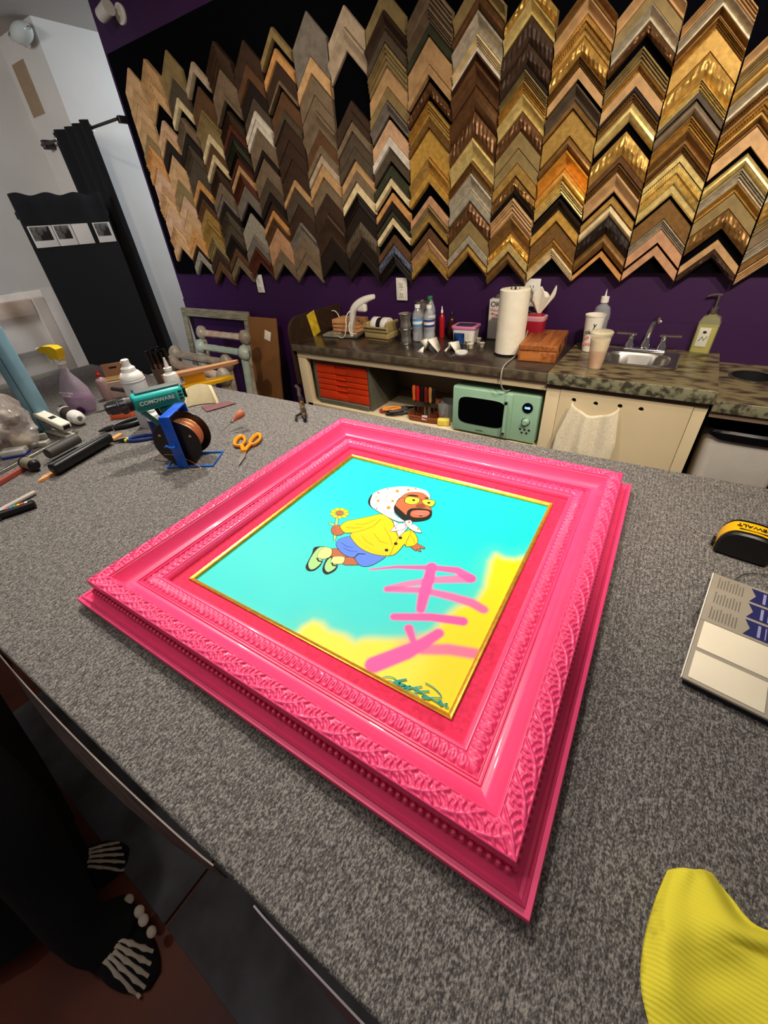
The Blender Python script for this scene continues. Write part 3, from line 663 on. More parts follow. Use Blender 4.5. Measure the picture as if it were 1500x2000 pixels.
# ------------------------------------------------------------------ counter with open shelf, sink cabinet, low counter
lam = mat('dark_counter_laminate', (66, 54, 44), .22, rgb2=(40, 33, 30), scale=7, detail=6, lo=.4, hi=.62)
lam_edge = mat('counter_edge_laminate', (104, 92, 72), .3, rgb2=(66, 58, 48), scale=26, detail=6)
gran = mat('mottled_laminate', (122, 110, 76), .28, rgb2=(58, 42, 30), scale=22, detail=8, lo=.44, hi=.62, stretch=(.6, 1.3, 1))
gran_e = mat('mottled_edge', (128, 126, 100), .3, rgb2=(62, 60, 46), scale=42, detail=6, lo=.45, hi=.6)
ply = mat('brown_rail_paint', (118, 98, 82), .5, var=.05)
ct = thing('counter', 'long dark laminate counter with an open cream shelf below the purple wall', 'counter', (0, 0, 0))
MB().rbox(-1.885, -.402, 1.79, YW-.009, .864, CZ, .006).build('countertop', lam, ct)
MB().rbox(-1.885, -.402, 1.784, 1.7895, .862, CZ+.001, .002).build('counter_edge', lam_edge, ct)
MB().rbox(-1.87, -.402, 1.80, 1.825, .822, .8632, .003).build('front_rail', cream_paint, ct)
pm = MB().rbox(-1.87, -1.805, 1.80, 1.835, 0, .8215, .003); pm.build('front_post', cream_paint, ct)
MB().rbox(-1.87, -1.85, 1.836, YW-.009, 0, .8215, .002).build('end_panel', cream_paint, ct)
MB().rbox(-1.8495, -.4025, 1.80, YW-.009, .528, .548, .002).build('shelf', cream_paint, ct)
MB().rbox(-1.8495, -.4025, YW-.022, YW-.0095, .549, .8635, .001).build('back_panel', cream_paint, ct)
arc = [(1.792, .66), (1.792, .95)]+[(1.792+.085-.085*math.cos(a), .95+.085*math.sin(a)) for a in [PI/2*i/8 for i in range(1, 9)]]+[(2.28, 1.035), (2.28, .66)]
mb = MB(); n = len(arc); mb.add([(x, y, z) for x in (-1.905, -1.887) for y, z in arc], [(i, (i+1) % n, n+(i+1) % n, n+i) for i in range(n)]+[tuple(range(n)), tuple(range(2*n-1, n-1, -1))])
mb.build('end_splash', wood('dark_brown_wood', (58, 38, 26), (38, 24, 18)), ct)
# sink cabinet
sk = thing('sink_cabinet', 'cream sink cabinet with a mottled top and two finger holes in its door', 'cabinet', (0, 0, 0))
SX0, SX1, SY0, SY1 = -.275, .040, 1.985, 2.235
mb = MB()
for b in ((-.4005, SX0+.012, 1.785, YW-.009), (SX1-.012, .178, 1.785, YW-.009), (SX0+.0121, SX1-.0121, 1.785, SY0+.012), (SX0+.0121, SX1-.0121, SY1-.045, YW-.009)): mb.box(*b, .862, CZ+.004)
mb.build('countertop', gran, sk)
MB().rbox(-.4005, .180, 1.779, 1.7848, .858, CZ+.006, .002).build('counter_edge', gran_e, sk)
MB().box(-.399, .172, 1.80, 1.818, .838, .8615).build('top_rail', ply, sk)
for b in ((-.4000, -.342), (.130, .172)): MB().rbox(b[0], b[1], 1.80, 1.82, 0, .8375, .002).build('stile', cream_paint, sk)
MB().box(-.4000, -.385, 1.8205, YW-.009, 0, .8615).build('side_panel', cream_paint, sk)
MB().box(.158, .172, 1.8205, YW-.009, 0, .8615).build('side_panel', cream_paint, sk)
holes = [on_y(x, y, 1.801) for x, y in [(1121, 781), (1163.5, 788), (1211, 793), (1252, 799)]]
bm = bmesh.new()
DX0, DX1, DZ0, DZ1 = -.3405, .1285, .02, .8365
def door_mesh():
    "front panel with four round holes, built as a fan of strips around every hole"
    mb = MB(); R = .0095; xs = [DX0]+[(holes[i].x+holes[i+1].x)/2 for i in range(3)]+[DX1]
    for i, h in enumerate(holes):
        a, b = xs[i], xs[i+1]; z0, z1 = h.z-.03, h.z+.03
        if z1 > DZ1: z1 = DZ1
        n = 16; ring = [(h.x+R*math.cos(2*PI*k/n), h.z+R*math.sin(2*PI*k/n)) for k in range(n)]; out = []
        for k in range(n):
            c, s_ = math.cos(2*PI*k/n), math.sin(2*PI*k/n)
            tx = ((b if c > 0 else a)-h.x)/c if abs(c) > 1e-6 else 1e9; tz = ((z1 if s_ > 0 else z0)-h.z)/s_ if abs(s_) > 1e-6 else 1e9
            t = min(tx, tz); out.append((h.x+t*c, h.z+t*s_))
        vs = [(x, 1.797, z) for x, z in ring]+[(x, 1.797, z) for x, z in out]+[(x, 1.812, z) for x, z in ring]
        fs = [(k, (k+1) % n, n+(k+1) % n, n+k) for k in range(n)]+[(k, 2*n+k, 2*n+(k+1) % n, (k+1) % n) for k in range(n)]
        m0 = len(mb.v); mb.add(vs, fs)
        # corner triangles
        for cx, cz in ((a, z0), (b, z0), (a, z1), (b, z1)):
            best = None
            for k in range(n):
                p, q = out[k], out[(k+1) % n]
                if abs(p[0]-cx) < 1e-6 and abs(q[1]-cz) < 1e-6 or abs(q[0]-cx) < 1e-6 and abs(p[1]-cz) < 1e-6:
                    mb.add([(p[0], 1.797, p[1]), (cx, 1.797, cz), (q[0], 1.797, q[1])], [(0, 1, 2)])
        if z1 < DZ1: mb.box(a, b, 1.797, 1.812, z1, DZ1)
        mb.box(a, b, 1.797, 1.812, DZ0, z0)
    return mb
dr = door_mesh().build('door', cream_paint, sk, smooth=.3)
mb = MB().box(DX0+.002, DX1-.002, 1.8125, 1.8155, DZ1-.12, DZ1-.002); mb.build('hole_shade_sheet', black_matte, dr)  # black sheet behind the holes stands in for shade inside the cabinet
# basin
bs = MB()
bw, bd_ = SX1-SX0, SY1-SY0; cx_, cy2_ = (SX0+SX1)/2, (SY0+SY1)/2-.01
def sq(r, ex, n=48):
    out = []
    for i in range(n):
        t = 2*PI*i/n; c, s_ = math.cos(t), math.sin(t); out.append((abs(c)**ex*(1 if c > 0 else -1), abs(s_)**ex*(1 if s_ > 0 else -1)))
    return out
rings = [(bw/2, bd_/2, .0062, .16, 0), (bw/2-.004, bd_/2-.004, .0095, .16, 0), (bw/2-.014, bd_/2-.014, .0068, .18, 0), (bw/2-.03, bd_/2-.035, .0066, .55, -.012), (bw/2-.038, bd_/2-.043, -.004, .6, -.012), (bw/2-.052, bd_/2-.052, -.10, .7, -.012), (bw/2-.08, bd_/2-.075, -.128, .8, -.012), (.02, .02, -.134, 1, -.012)]
vs = []; 
for rx, ry, z, ex, dy in rings:
    for a, b in sq(1, ex): vs.append((cx_+rx*a, SY0+bd_/2+dy+ry*b, CZ+z))
fs = [(k*48+i, k*48+(i+1) % 48, (k+1)*48+(i+1) % 48, (k+1)*48+i) for k in range(len(rings)-1) for i in range(48)]+[tuple(range((len(rings)-1)*48, len(rings)*48))]
basin = bs.add(vs, fs).build('sink_basin', steel, sk)
MB().lathe([(.001, 0), (.016, 0), (.018, .002), (.014, .003), (.001, .003)], 16).build('drain', dark_metal, basin, loc=(cx_, SY0+bd_/2-.012, CZ-.1335))
# faucet stands on the rear ledge
fz = CZ+.0072; fx, fy = -.102, SY1-.024
fa = thing('faucet', 'chrome tap with two lever handles at the back of the sink', 'tap', (fx, fy, fz))
MB().rbox(-.085, .085, -.020, .020, 0, .016, .008).build('base_plate', chrome, fa)
sp = smooth_pts([(0, 0, .014), (0, 0, .06), (.004, -.005, .10), (.012, -.025, .135), (.022, -.060, .150), (.030, -.085, .142)], 5)
MB().tube(sp, .009, 12, rs=[.012-.004*i/(len(sp)-1) for i in range(len(sp))]).lathe([(.020, .014), (.020, .03), (.013, .05), (.012, .06)], 16).build('spout', chrome, fa)
for sx_ in (-1, 1):
    h = MB().at((sx_*.062, 0, 0)).lathe([(.019, .014), (.018, .03), (.011, .042), (.011, .062), (.013, .066), (.009, .072)], 16)
    h.X = Matrix.Identity(4); h.tube([(sx_*.045, .0, .070), (sx_*.08, -.004, .072), (sx_*.125, -.008, .074)], .006, 8); h.build('handle', chrome, fa)
# low counter to the right
lc = thing('low_counter', 'lower mottled counter with a round waste hole, right of the sink cabinet', 'counter', (0, 0, 0))
LZ_ = .868
def lowtop():
    mb = MB(); hx, hy, R, n = .295, 2.12, .068, 32; a, b, c0, c1 = .1805, 1.2, 1.80, YW-.009
    ring = [(hx+R*math.cos(2*PI*k/n), hy+R*math.sin(2*PI*k/n)) for k in range(n)]; out = []
    bx0, bx1, by0, by1 = a, .42, c0, c1
    for k in range(n):
        c, s_ = math.cos(2*PI*k/n), math.sin(2*PI*k/n)
        tx = ((bx1 if c > 0 else bx0)-hx)/c if abs(c) > 1e-6 else 1e9; ty = ((by1 if s_ > 0 else by0)-hy)/s_ if abs(s_) > 1e-6 else 1e9
        t = min(tx, ty); out.append((hx+t*c, hy+t*s_))
    for z in (LZ_, ):
        vs = [(x, y, z) for x, y in ring]+[(x, y, z) for x, y in out]+[(x, y, z-.036) for x, y in ring]
        mb.add(vs, [(k, (k+1) % n, n+(k+1) % n, n+k) for k in range(n)]+[(k, 2*n+k, 2*n+(k+1) % n, (k+1) % n) for k in range(n)])
    for cx, cz in ((bx0, by0), (bx1, by0), (bx0, by1), (bx1, by1)):
        for k in range(n):
            p, q = out[k], out[(k+1) % n]
            if (abs(p[0]-cx) < 1e-6 and abs(q[1]-cz) < 1e-6) or (abs(q[0]-cx) < 1e-6 and abs(p[1]-cz) < 1e-6): mb.add([(*p, LZ_), (cx, cz, LZ_), (*q, LZ_)], [(0, 1, 2)])
    mb.box(.42, b, c0, c1, LZ_-.036, LZ_); mb.box(a, .42, c0, c0+.01, LZ_-.036, LZ_-.0005)
    return mb
lowtop().build('countertop', gran, lc, smooth=.3)
MB().lathe([(.066, .001), (.074, .0012), (.075, .004), (.070, .006), (.066, .004)], 32, close=False).build('hole_ring', steel, lc, loc=(.295, 2.12, LZ_))
MB().lathe([(.0675, -.0005), (.0675, -.09), (.001, -.09)], 32, close=False).build('hole_shade_lining', black_matte, lc, loc=(.295, 2.12, LZ_))  # black lining added so the hole looks dark inside
MB().rbox(.1815, 1.2, 1.794, 1.7995, LZ_-.04, LZ_+.001, .002).build('counter_edge', gran_e, lc)
MB().box(.1815, 1.2, 1.803, 1.82, LZ_-.062, LZ_-.0365).build('front_rail', ply, lc)
MB().box(.46, .478, 1.805, YW-.009, 0, LZ_-.0625).build('side_panel', mat('varnished_board', (122, 84, 30), .4, var=.15, scale=5), lc)
# bin under it
bn = thing('waste_bin', 'white plastic bin with a black liner under the low counter', 'bin', (.330, 1.955, 0))
def bin_wall():
    mb = MB(); pr = [(.095, .0), (.098, .004), (.134, .735), (.140, .739), (.140, .746), (.131, .746), (.094, .012), (.02, .012)]
    vs = []
    for r, z in pr:
        for a, b in sq(1, .3): vs.append((a*r, b*r*.98, z))
    return mb.add(vs, [(k*48+i, k*48+(i+1) % 48, (k+1)*48+(i+1) % 48, (k+1)*48+i) for k in range(len(pr)-1) for i in range(48)]+[tuple(range(47, -1, -1)), tuple(range(7*48, 8*48))])
bin_wall().build('bin_body', mat('bin_plastic', (206, 200, 190), .45, var=.03), bn)
def liner(u, v):
    t = 2*PI*u; c, s_ = math.cos(t), math.sin(t); a = abs(c)**.3*(1 if c > 0 else -1); b = abs(s_)**.3*(1 if s_ > 0 else -1)
    prf = [(.108, .52), (.1282, .735), (.136, .756), (.1445, .748), (.1442, .728+.008*math.sin(5*t))]
    k = v*4; i = min(int(k), 3); f_ = k-i; r = prf[i][0]*(1-f_)+prf[i+1][0]*f_; z = prf[i][1]*(1-f_)+prf[i+1][1]*f_
    r += .0015*mnoise.noise((a*9, b*9, v*5)); return (a*r, b*r*.98, z+.004*mnoise.noise((a*6, b*6, 3)))
MB().grid(96, 13, liner, 0, True).build('bin_liner', mat('bin_bag', (10, 10, 12), .25, var=0), bn)
# towel through the door holes
tw_m = mat('towel_terry', (224, 212, 184), .95, var=.08, scale=120, bump=.5)
h0, h1 = holes[0], holes[2]
def towel(u, v):
    x = h0.x+(h1.x-h0.x)*u; sag = 4*u*(1-u)
    pinch = (1-v)**2.2
    top = h0.z*(1-u)+h1.z*u-.045*sag**.8-.002
    wdt = 1+.35*min(1, v*2.2); xx = (h0.x+h1.x)/2+(x-(h0.x+h1.x)/2)*wdt-.015*v
    z = top-v*.34
    fold = .010*math.sin(u*PI*5+.6)*(1-.3*pinch)+.014*math.exp(-((u-.45-.25*(v-.4))/.10)**2)*(1-abs(v-.45))
    return (xx, 1.788-.006-.012*(1-pinch)-fold*.8, z)
tag(MB().sheet(46, 30, towel, .003).build('hand_towel', tw_m, smooth=None), 'white terry towel hooked through the holes of the sink cabinet door', 'towel')

# ------------------------------------------------------------------ microwave on the shelf
mint = mat('mint_enamel', (152, 190, 160), .3, var=.02, coat=.3)
MWx0, MWx1, MWy, MWz0, MWz1 = -.842, -.418, 1.812, .556, .786
mw = thing('microwave', 'retro mint green microwave oven on the shelf under the counter', 'microwave', ((MWx0+MWx1)/2, MWy, MWz0))
mwW, mwH = MWx1-MWx0, MWz1-MWz0
MB().rbox(-mwW/2, mwW/2, .012, .300, 0, mwH, .014).build('body', mint, mw)
MB().rbox(-mwW/2+.001, mwW/2-.002, 0, .0118, .001, mwH-.001, .005).build('front_frame', mint, mw)
dw = .302
d_ = MB().rbox(-mwW/2+.003, -mwW/2+dw, -.010, -.0003, .004, mwH-.004, .005).build('door', mint, mw)
poly = []
for a, b in sq(1, .38, 48): poly.append((-.058+a*.118, .118+b*.068))
wm = MB(); n = len(poly); wm.add([(x, -.0125, z) for x, z in poly]+[(x, -.0102, z) for x, z in poly], [tuple(range(n))]+[(i, (i+1) % n, n+(i+1) % n, n+i) for i in range(n)])
wm.build('window', mat('dark_oven_glass', (6, 6, 8), .08, var=0), d_)
poly2 = [(-.058+a*.124, .118+b*.074) for a, b in sq(1, .38, 48)]
wm = MB(); wm.add([(x, -.0112, z) for x, z in poly]+[(x, -.0102, z) for x, z in poly2], [(i, (i+1) % n, n+(i+1) % n, n+i) for i in range(n)]); wm.build('window_rim', mint, d_)
hx_ = -mwW/2+.279
hd = MB().tube([(hx_, -.026, .045), (hx_, -.028, .12), (hx_, -.026, .185)], .0075, 12).build('handle', mint, d_)
MB().cyl((hx_, -.027, .034), (hx_, -.027, .046), .0085).cyl((hx_, -.027, .184), (hx_, -.027, .198), .0085).cyl((hx_, -.027, .040), (hx_, -.0103, .040), .004).cyl((hx_, -.027, .191), (hx_, -.0103, .191), .004).build('handle_cap', chrome, hd)
text_part('comfee', .013, mat('grey_print', (70, 80, 74), .6, var=0), d_, (-.06, -.0105, .022), (PI/2, 0, 0))
px_ = mwW/2-.052
dp = MB().lathe([(.001, 0), (.024, 0), (.024, .003), (.021, .004), (.001, .004)], 28).build('display', mat('display_glass', (8, 10, 24), .1, var=0), mw, loc=(px_, -.0002, .172), rot=(PI/2, 0, 0))
text_part('0:00', .014, mat('blue_digits', (120, 200, 255), .5, var=0, emit=3), dp, (0, 0, .0045), (0, 0, 0), 'digits')
MB().lathe([(.0165, 0), (.0165, .004), (.013, .006), (.013, .016), (.011, .018), (.001, .018)], 24).lathe([(.020, 0), (.020, .002), (.0168, .002)], 24, 1, close=False).build('dial_knob', [mint, chrome], mw, loc=(px_, -.0002, .105), rot=(PI/2, 0, 0))
for dx, dz in ((-.021, .066), (0, .066), (.021, .066), (-.011, .050), (.011, .050)):
    MB().lathe([(.0055, 0), (.0055, .002), (.0035, .003), (.001, .003)], 12).build('button', chrome, mw, loc=(px_+dx, -.0002, dz), rot=(PI/2, 0, 0))
for x in (-.17, .17):
    for y in (.05, .26): MB().cyl((x, y, -.0075), (x, y, -.0003), .012).build('foot', black_plastic, mw)
mw.location.z = .5565

# ------------------------------------------------------------------ things on the counter
def wid(x0, x1, py, Y): return abs(on_y(x1, py, Y).x-on_y(x0, py, Y).x)
def hgt(px, y0, y1, Y): return abs(on_y(px, y1, Y).z-on_y(px, y0, Y).z)
def cpos(px, py, z=CZ): p = on_z(px, py, z); return Vector((p.x, p.y, z+.0006))
kraft = mat('kraft_card', (196, 142, 92), .8, var=.08, scale=14)
# kraft boxes
p = cpos(640, 661); p.y += .10
for i in range(3):
    t = MB().rbox(-.095, .095, -.06, .06, 0, .0225, .002).build('kraft_box', kraft, loc=(-1.70+.004*i, 2.13-.004*i, .9172+i*.0235), rz=-.06+.05*i)
    tag(t, ['flat brown kraft box lowest in the stack at the left end of counter', 'flat brown kraft box in the middle of the stack of three', 'flat brown kraft box topmost in the stack beside the white cord'][i], 'box', 'kraft boxes stacked on the counter')
def mag(u, v): return (-.12+.24*u, -.085+.17*v, .0125+.0025*math.sin(6*u+2)*math.sin(5*v))
tag(MB().sheet(20, 14, mag, .010).build('bagged_magazine', mat('bagged_paper', (150, 146, 130), .18, rgb2=(92, 88, 78), scale=12, bump=.4), loc=(-1.70, 2.085, .9012), rz=.12), 'grey magazine in a clear plastic sleeve lying under the kraft boxes', 'magazine')
# yellow tag on the end splash
tag(MB().rbox(0, .003, -.035, .035, -.075, .06, .001).build('yellow_packet', mat('yellow_packet', (222, 190, 50), .4, var=.2, scale=30), loc=(-1.8855, 2.0, .9765), rot=(.25, 0, 0)), 'yellow hanging packet against the dark rounded end board of the counter', 'packet')
# white curved tool
yt = 2.02
def py_(x, y, Y=yt): q = on_y(x, y, Y); return (q.x, q.y, q.z)
pts = smooth_pts([py_(686, 646), py_(688, 628), py_(691, 610), py_(701, 598), py_(716, 589), py_(731, 584)], 5)
wt = thing('curved_tool', 'curved white plastic hand tool standing between the kraft boxes and the tape dispenser', 'tool', (pts[0].x, pts[0].y, CZ+.0008))
off = Vector(wt.location); mn = min(q.z for q in pts)
loc_ = [q-off+Vector((0, 0, .012)) for q in pts]; m_ = len(loc_)
loc_[0].z = .012
MB().tube(loc_, .01, 12, rs=[(.009+.012*math.sin(PI*min(1, i/(m_-1)*.95+.05)), .012+.015*math.sin(PI*min(1, i/(m_-1)*.9+.08))) for i in range(m_)]).build('shell', white_plastic, wt)
k = loc_[m_*2//3]; MB().rbox(k.x-.03, k.x+.03, k.y-.016, k.y+.016, k.z-.052, k.z+.004, .012).build('foot_guard', white_plastic, wt)
cordw = mat('white_cord', (226, 222, 214), .5, var=0)
cp_ = [py_(640, 640, 2.17), py_(641, 620, 2.17), py_(647, 608, 2.19), py_(655, 608, 2.19), py_(662, 618, 2.2), py_(666, 640, 2.15), py_(662, 657, 2.0), py_(672, 658, 1.97), py_(676, 640, 1.97), py_(676, 620, 1.98), py_(683, 608, 2.0), py_(690, 612, 2.04), py_(682, 632, 2.0), py_(684, 650, 1.97), py_(696, 652, 1.97)]
cpn = [Vector((a, b, max(c, CZ+.004))) for a, b, c in cp_]
tag(MB().tube(smooth_pts(cpn, 7), .0028, 8).build('power_cord', cordw), 'looped white power cord behind the kraft boxes and around the curved white tool', 'cord')
# tape dispenser
tanp = mat('tan_plastic', (158, 138, 90), .4, var=.05)
p = cpos(735, 668); td = thing('tape_dispenser', 'olive tan desk tape dispenser with two rolls on the counter', 'tape dispenser', (p.x, p.y+.05, p.z), -.06)
MB().rbox(-.085, .085, -.045, .075, .014, .050, .008).rbox(-.070, .070, -.035, .065, 0, .0142, .003).build('base', tanp, td)
MB().rbox(-.088, .088, -.050, -.040, .050, .078, .003).rbox(-.078, -.060, -.04, .07, .0502, .098, .006).rbox(.062, .080, -.04, .07, .0502, .102, .006).build('frame', tanp, td)
for x0, x1, lab in ((-.056, -.020, 0), (.012, .054, 1)):
    r_ = MB().lathe([(.014, 0), (.040, 0), (.041, .002), (.041, x1-x0-.002), (.040, x1-x0), (.014, x1-x0)], 28).build('tape_roll', [white_plastic, mat('dark_tape', (38, 34, 32), .25, var=0)][0 if lab == 0 else 0], td, loc=(x0, .018, .076), rot=(0, PI/2, 0))
MB().lathe([(.012, 0), (.038, 0), (.038, .030), (.012, .030)], 28).build('tape_core', black_plastic, td, loc=(-.019, .018, .076), rot=(0, PI/2, 0))
MB().box(-.08, .08, -.056, -.0503, .070, .073).build('cutter', steel, td)
# wire spools
galv = mat('galvanised_wire', (150, 150, 140), .35, .8, .2, 120, .3)
def wire_spool(loc, label, r=.036, h=.075):
    t = thing('wire_spool', label, 'wire spool', loc, 0, 'metal wire spools on the counter')
    MB().lathe([(.001, 0), (r, 0), (r+.001, .0015), (r, .003), (.6*r, .004), (.6*r, .0042)], 28, close=False).build('flange', steel, t)
    MB().lathe([(.6*r, h-.0042), (.6*r, h-.004), (r, h-.003), (r+.001, h-.0015), (r, h), (.3*r, h), (.28*r, h-.004), (.001, h-.004)], 28, close=False).build('flange', steel, t)
    MB().lathe([(.45*r, .0045)]+[((.80+.02*(i % 2))*r-.10*r*math.sin(PI*i/24)**2, .005+(h-.010)*i/24) for i in range(25)]+[(.45*r, h-.0045)], 28, close=False).build('wire_winding', galv, t)
    return t
p = cpos(787, 673); p.y += .035
wire_spool(p, 'lower spool of grey wire in the pair stacked left of the water bottles')
wire_spool((p.x, p.y, p.z+.0758), 'upper spool of grey wire, stacked beside the water bottles')
p2 = Vector((p.x+.045, p.y+.105, p.z))
wire_spool(p2, 'lowest spool of the tall pair behind the water bottles', .036, .105)
wire_spool((p2.x, p2.y, p2.z+.1058), 'tall topmost wire spool with wide disc behind the water bottles', .043, .090)
# bottles
petm = mat('clear_bottle_plastic', (226, 232, 236), .08, var=0, alpha=.30)
def water_bottle(loc, label, lab_rgb, cap, h=.185, r=.029):
    t = thing('water_bottle', label, 'bottle', loc, 0, 'water bottles on the counter')
    pr = [(.001, .004), (r*.6, 0), (r*.95, .004), (r, .012), (r*.93, .03), (r, .045), (r*.93, .058), (r, .070), (r*.98, .078), (r*.98, .115), (r, .120), (r*.9, .137), (r*.55, .160), (.0125, .168), (.0125, .174)]
    sc = h/.185; MB().lathe([(a, b*sc) for a, b in pr], 28, close=False).build('bottle_body', petm, t)
    MB().lathe([(r*.995, .079*sc), (r*1.0, .080*sc), (r*1.0, .114*sc), (r*.995, .115*sc)], 28, close=False).lathe([(r*1.004, .090*sc), (r*1.004, .104*sc)], 28, 1, close=False).build('paper_label', [mat('label_%d_%d_%d' % lab_rgb, lab_rgb, .4, var=.05), paper_white], t)
    MB().lathe([(.001, h-.002), (.0135, h-.002), (.0145, h-.004), (.0145, h-.018), (.0138, h-.018)], 20, close=False).build('cap', cap, t)
capw = mat('white_cap', (236, 234, 228), .4, var=0); capg = mat('green_cap', (40, 110, 72), .4, var=0)
p = cpos(811, 668); p.y += .03; water_bottle(p, 'clear water bottle with a sky blue label, left of the pair', (70, 150, 210), capw)
p = cpos(833, 670); p.y += .03; pw = p.copy(); water_bottle(p, 'clear water bottle with a dark blue and white label, right of the pair', (50, 62, 140), capw)
water_bottle((pw.x-.035, pw.y+.075, pw.z), 'green capped water bottle standing behind the other two', (110, 130, 150), capg, .215, .030)
# red bottle, dark bottle
def squeeze(loc, label, body, capm, h, r, nm):
    t = thing(nm, label, 'bottle', loc)
    MB().lathe([(.001, 0), (r*.95, 0), (r, .004), (r, h*.62), (r*.8, h*.70), (r*.38, h*.76), (r*.36, h*.80), (.001, h*.80)], 22, close=False).build('bottle_body', body, t)
    MB().lathe([(r*.42, h*.79), (r*.42, h*.86), (r*.22, h*.90), (r*.15, h), (.001, h)], 16, close=False).build('cap', capm, t)
redm = mat('red_plastic', (176, 26, 30), .3, var=.05)
p = cpos(853, 664); p.y += .06; squeeze(p, 'small red squeeze bottle with white tip, right of the water bottles', redm, capw, .16, .015, 'glue_bottle')
squeeze((p.x+.05, p.y+.02, p.z), 'small dark brown bottle between red bottle and pink lidded tub', mat('dark_brown_bottle', (54, 22, 20), .25, var=.1), black_plastic, .14, .020, 'dropper_bottle')
# tub with pink lid
p = cpos(898, 674); tb = thing('plastic_tub', 'white rounded tub with pink rimmed lid and blue label on the counter', 'tub', (p.x+.005, p.y+.06, p.z), .05)
def sqr(prof, ex, n=40, asp=.8):
    mb = MB(); vs = [(a*r, b*r*asp, z) for r, z in prof for a, b in sq(1, ex, n)]; L = len(prof)
    return mb.add(vs, [(k*n+i, k*n+(i+1) % n, (k+1)*n+(i+1) % n, (k+1)*n+i) for k in range(L-1) for i in range(n)]+[tuple(range(n-1, -1, -1)), tuple(range((L-1)*n, L*n))])
sqr([(.052, 0), (.055, .003), (.062, .072), (.062, .076)], .35).build('tub_body', white_plastic, tb)
sqr([(.066, .074), (.068, .077), (.068, .086), (.064, .088), (.050, .0872)], .35).build('lid', mat('pink_lid', (226, 130, 178), .4, var=0), tb)
sqr([(.050, .0874), (.048, .0878)], .35).build('lid_label', mat('dark_lid_label', (52, 60, 72), .3, var=.4, scale=60), tb)
MB().rbox(-.045, .012, -.0515, -.0485, .012, .062, .001).build('front_label', mat('blue_tub_label', (34, 96, 176), .4, rgb2=(18, 24, 60), scale=30), tb, rot=(.09, 0, 0), loc=(0, .0012, 0))
# small cups
cupm = mat('small_cup_plastic', (216, 208, 186), .4, var=.05)
for i, (a, b) in enumerate(((913, 676), (920, 680), (926, 673), (932, 679))):
    p = cpos(a, b); p.x += [0, 0, .002, .012][i]
    tag(MB().lathe([(.001, .001), (.010, 0), (.0145, .020), (.0155, .021), (.0150, .0215), (.0132, .020), (.0095, .003), (.001, .0028)], 18, close=False).build('portion_cup', cupm, loc=(p.x-.006+.004*i, p.y+[.02, -.002, .045, .018][i], p.z)),
        'tiny translucent portion cup, %s of the four in front of the white tub' % ['leftmost', 'nearest', 'farthest', 'rightmost'][i], 'cup', 'portion cups on the counter')
# OK can
p = cpos(946, 672); okc = thing('rectangular_can', 'tall white rectangular can with OK lettering, left behind the paper towels', 'can', (p.x+.010, p.y+.13, p.z), .05)
MB().rbox(-.040, .040, -.03, .03, 0, .195, .006).build('can_body', mat('can_white', (200, 196, 186), .35, var=.03), okc)
MB().lathe([(.001, .195), (.017, .195), (.017, .214), (.001, .214)], 18, close=False).build('cap', steel, okc)
redp = mat('red_print', (176, 60, 56), .6, var=0); blackp = mat('black_print', (20, 20, 22), .6, var=0)
text_part('OK', .034, blackp, okc, (-.006, -.0305, .170), (PI/2, 0, 0))
for i, w_ in enumerate(('Odorless', 'Mineral', 'Spirits')): text_part(w_, .017, redp, okc, (0, -.0305, .142-i*.019), (PI/2, .12, 0))
# paper towel
p = cpos(983, 698); pr_ = thing('paper_towel_holder', 'full white paper towel roll on a black wire holder', 'paper towels', (p.x, p.y+.07, p.z))
rr = .066; hh_ = .265
def ptw(u, v):
    t = 2*PI*u; r = rr+.0008*mnoise.noise((math.cos(t)*3, math.sin(t)*3, v*9)); return (r*math.cos(t), r*math.sin(t), .010+hh_*v)
MB().grid(60, 20, ptw, 0, True).lathe([(rr, .010+hh_), (rr-.004, .0125+hh_), (.024, .0115+hh_), (.022, .008+hh_), (.022, .012), (rr, .010)], 40, close=False).build('towel_roll', mat('paper_towel', (232, 224, 202), .9, var=.03, scale=40, bump=.15), pr_)
MB().lathe([(.001, .001), (.070, 0), (.070, .006), (.010, .009), (.001, .009)], 32, close=False).build('holder_base', black_plastic, pr_)
MB().tube([(0, 0, .008), (0, 0, .27), (0, 0, .285)], .004, 8).tube([(-.018, 0, .272), (-.018, 0, .292), (.018, 0, .292), (.018, 0, .272), (-.018, 0, .272)], .0022, 6).build('holder_rod', black_plastic, pr_)
# red container and tissue behind roll
p = cpos(1016, 690); rc = thing('red_container', 'dark red plastic container half hidden behind the paper towel roll', 'container', (p.x+.012, p.y+.135, p.z))
sqr([(.042, 0), (.045, .004), (.050, .125), (.046, .14), (.03, .150)], .5, 32, .8).build('container_body', mat('dark_red_plastic', (150, 24, 44), .35, var=.05), rc)
sqr([(.051, .122), (.053, .126), (.053, .140), (.046, .143)], .5, 32, .8).build('lid', mat('pink_clear_lid', (206, 150, 160), .3, var=0), rc)
def tis(u, v):
    a = 2*PI*u; r = .008+.045*v; return (r*math.cos(a)*(1+.3*math.sin(3*a)), r*.7*math.sin(a), .085*v+.022*v*math.sin(4*a+1)+.012*v*math.sin(7*a))
tag(MB().grid(48, 12, tis, 0, True).build('paper_tissue', paper_white, loc=(rc.location.x+.012, rc.location.y, rc.location.z+.152), smooth=None), 'crumpled white tissue standing on the dark red container', 'tissue')
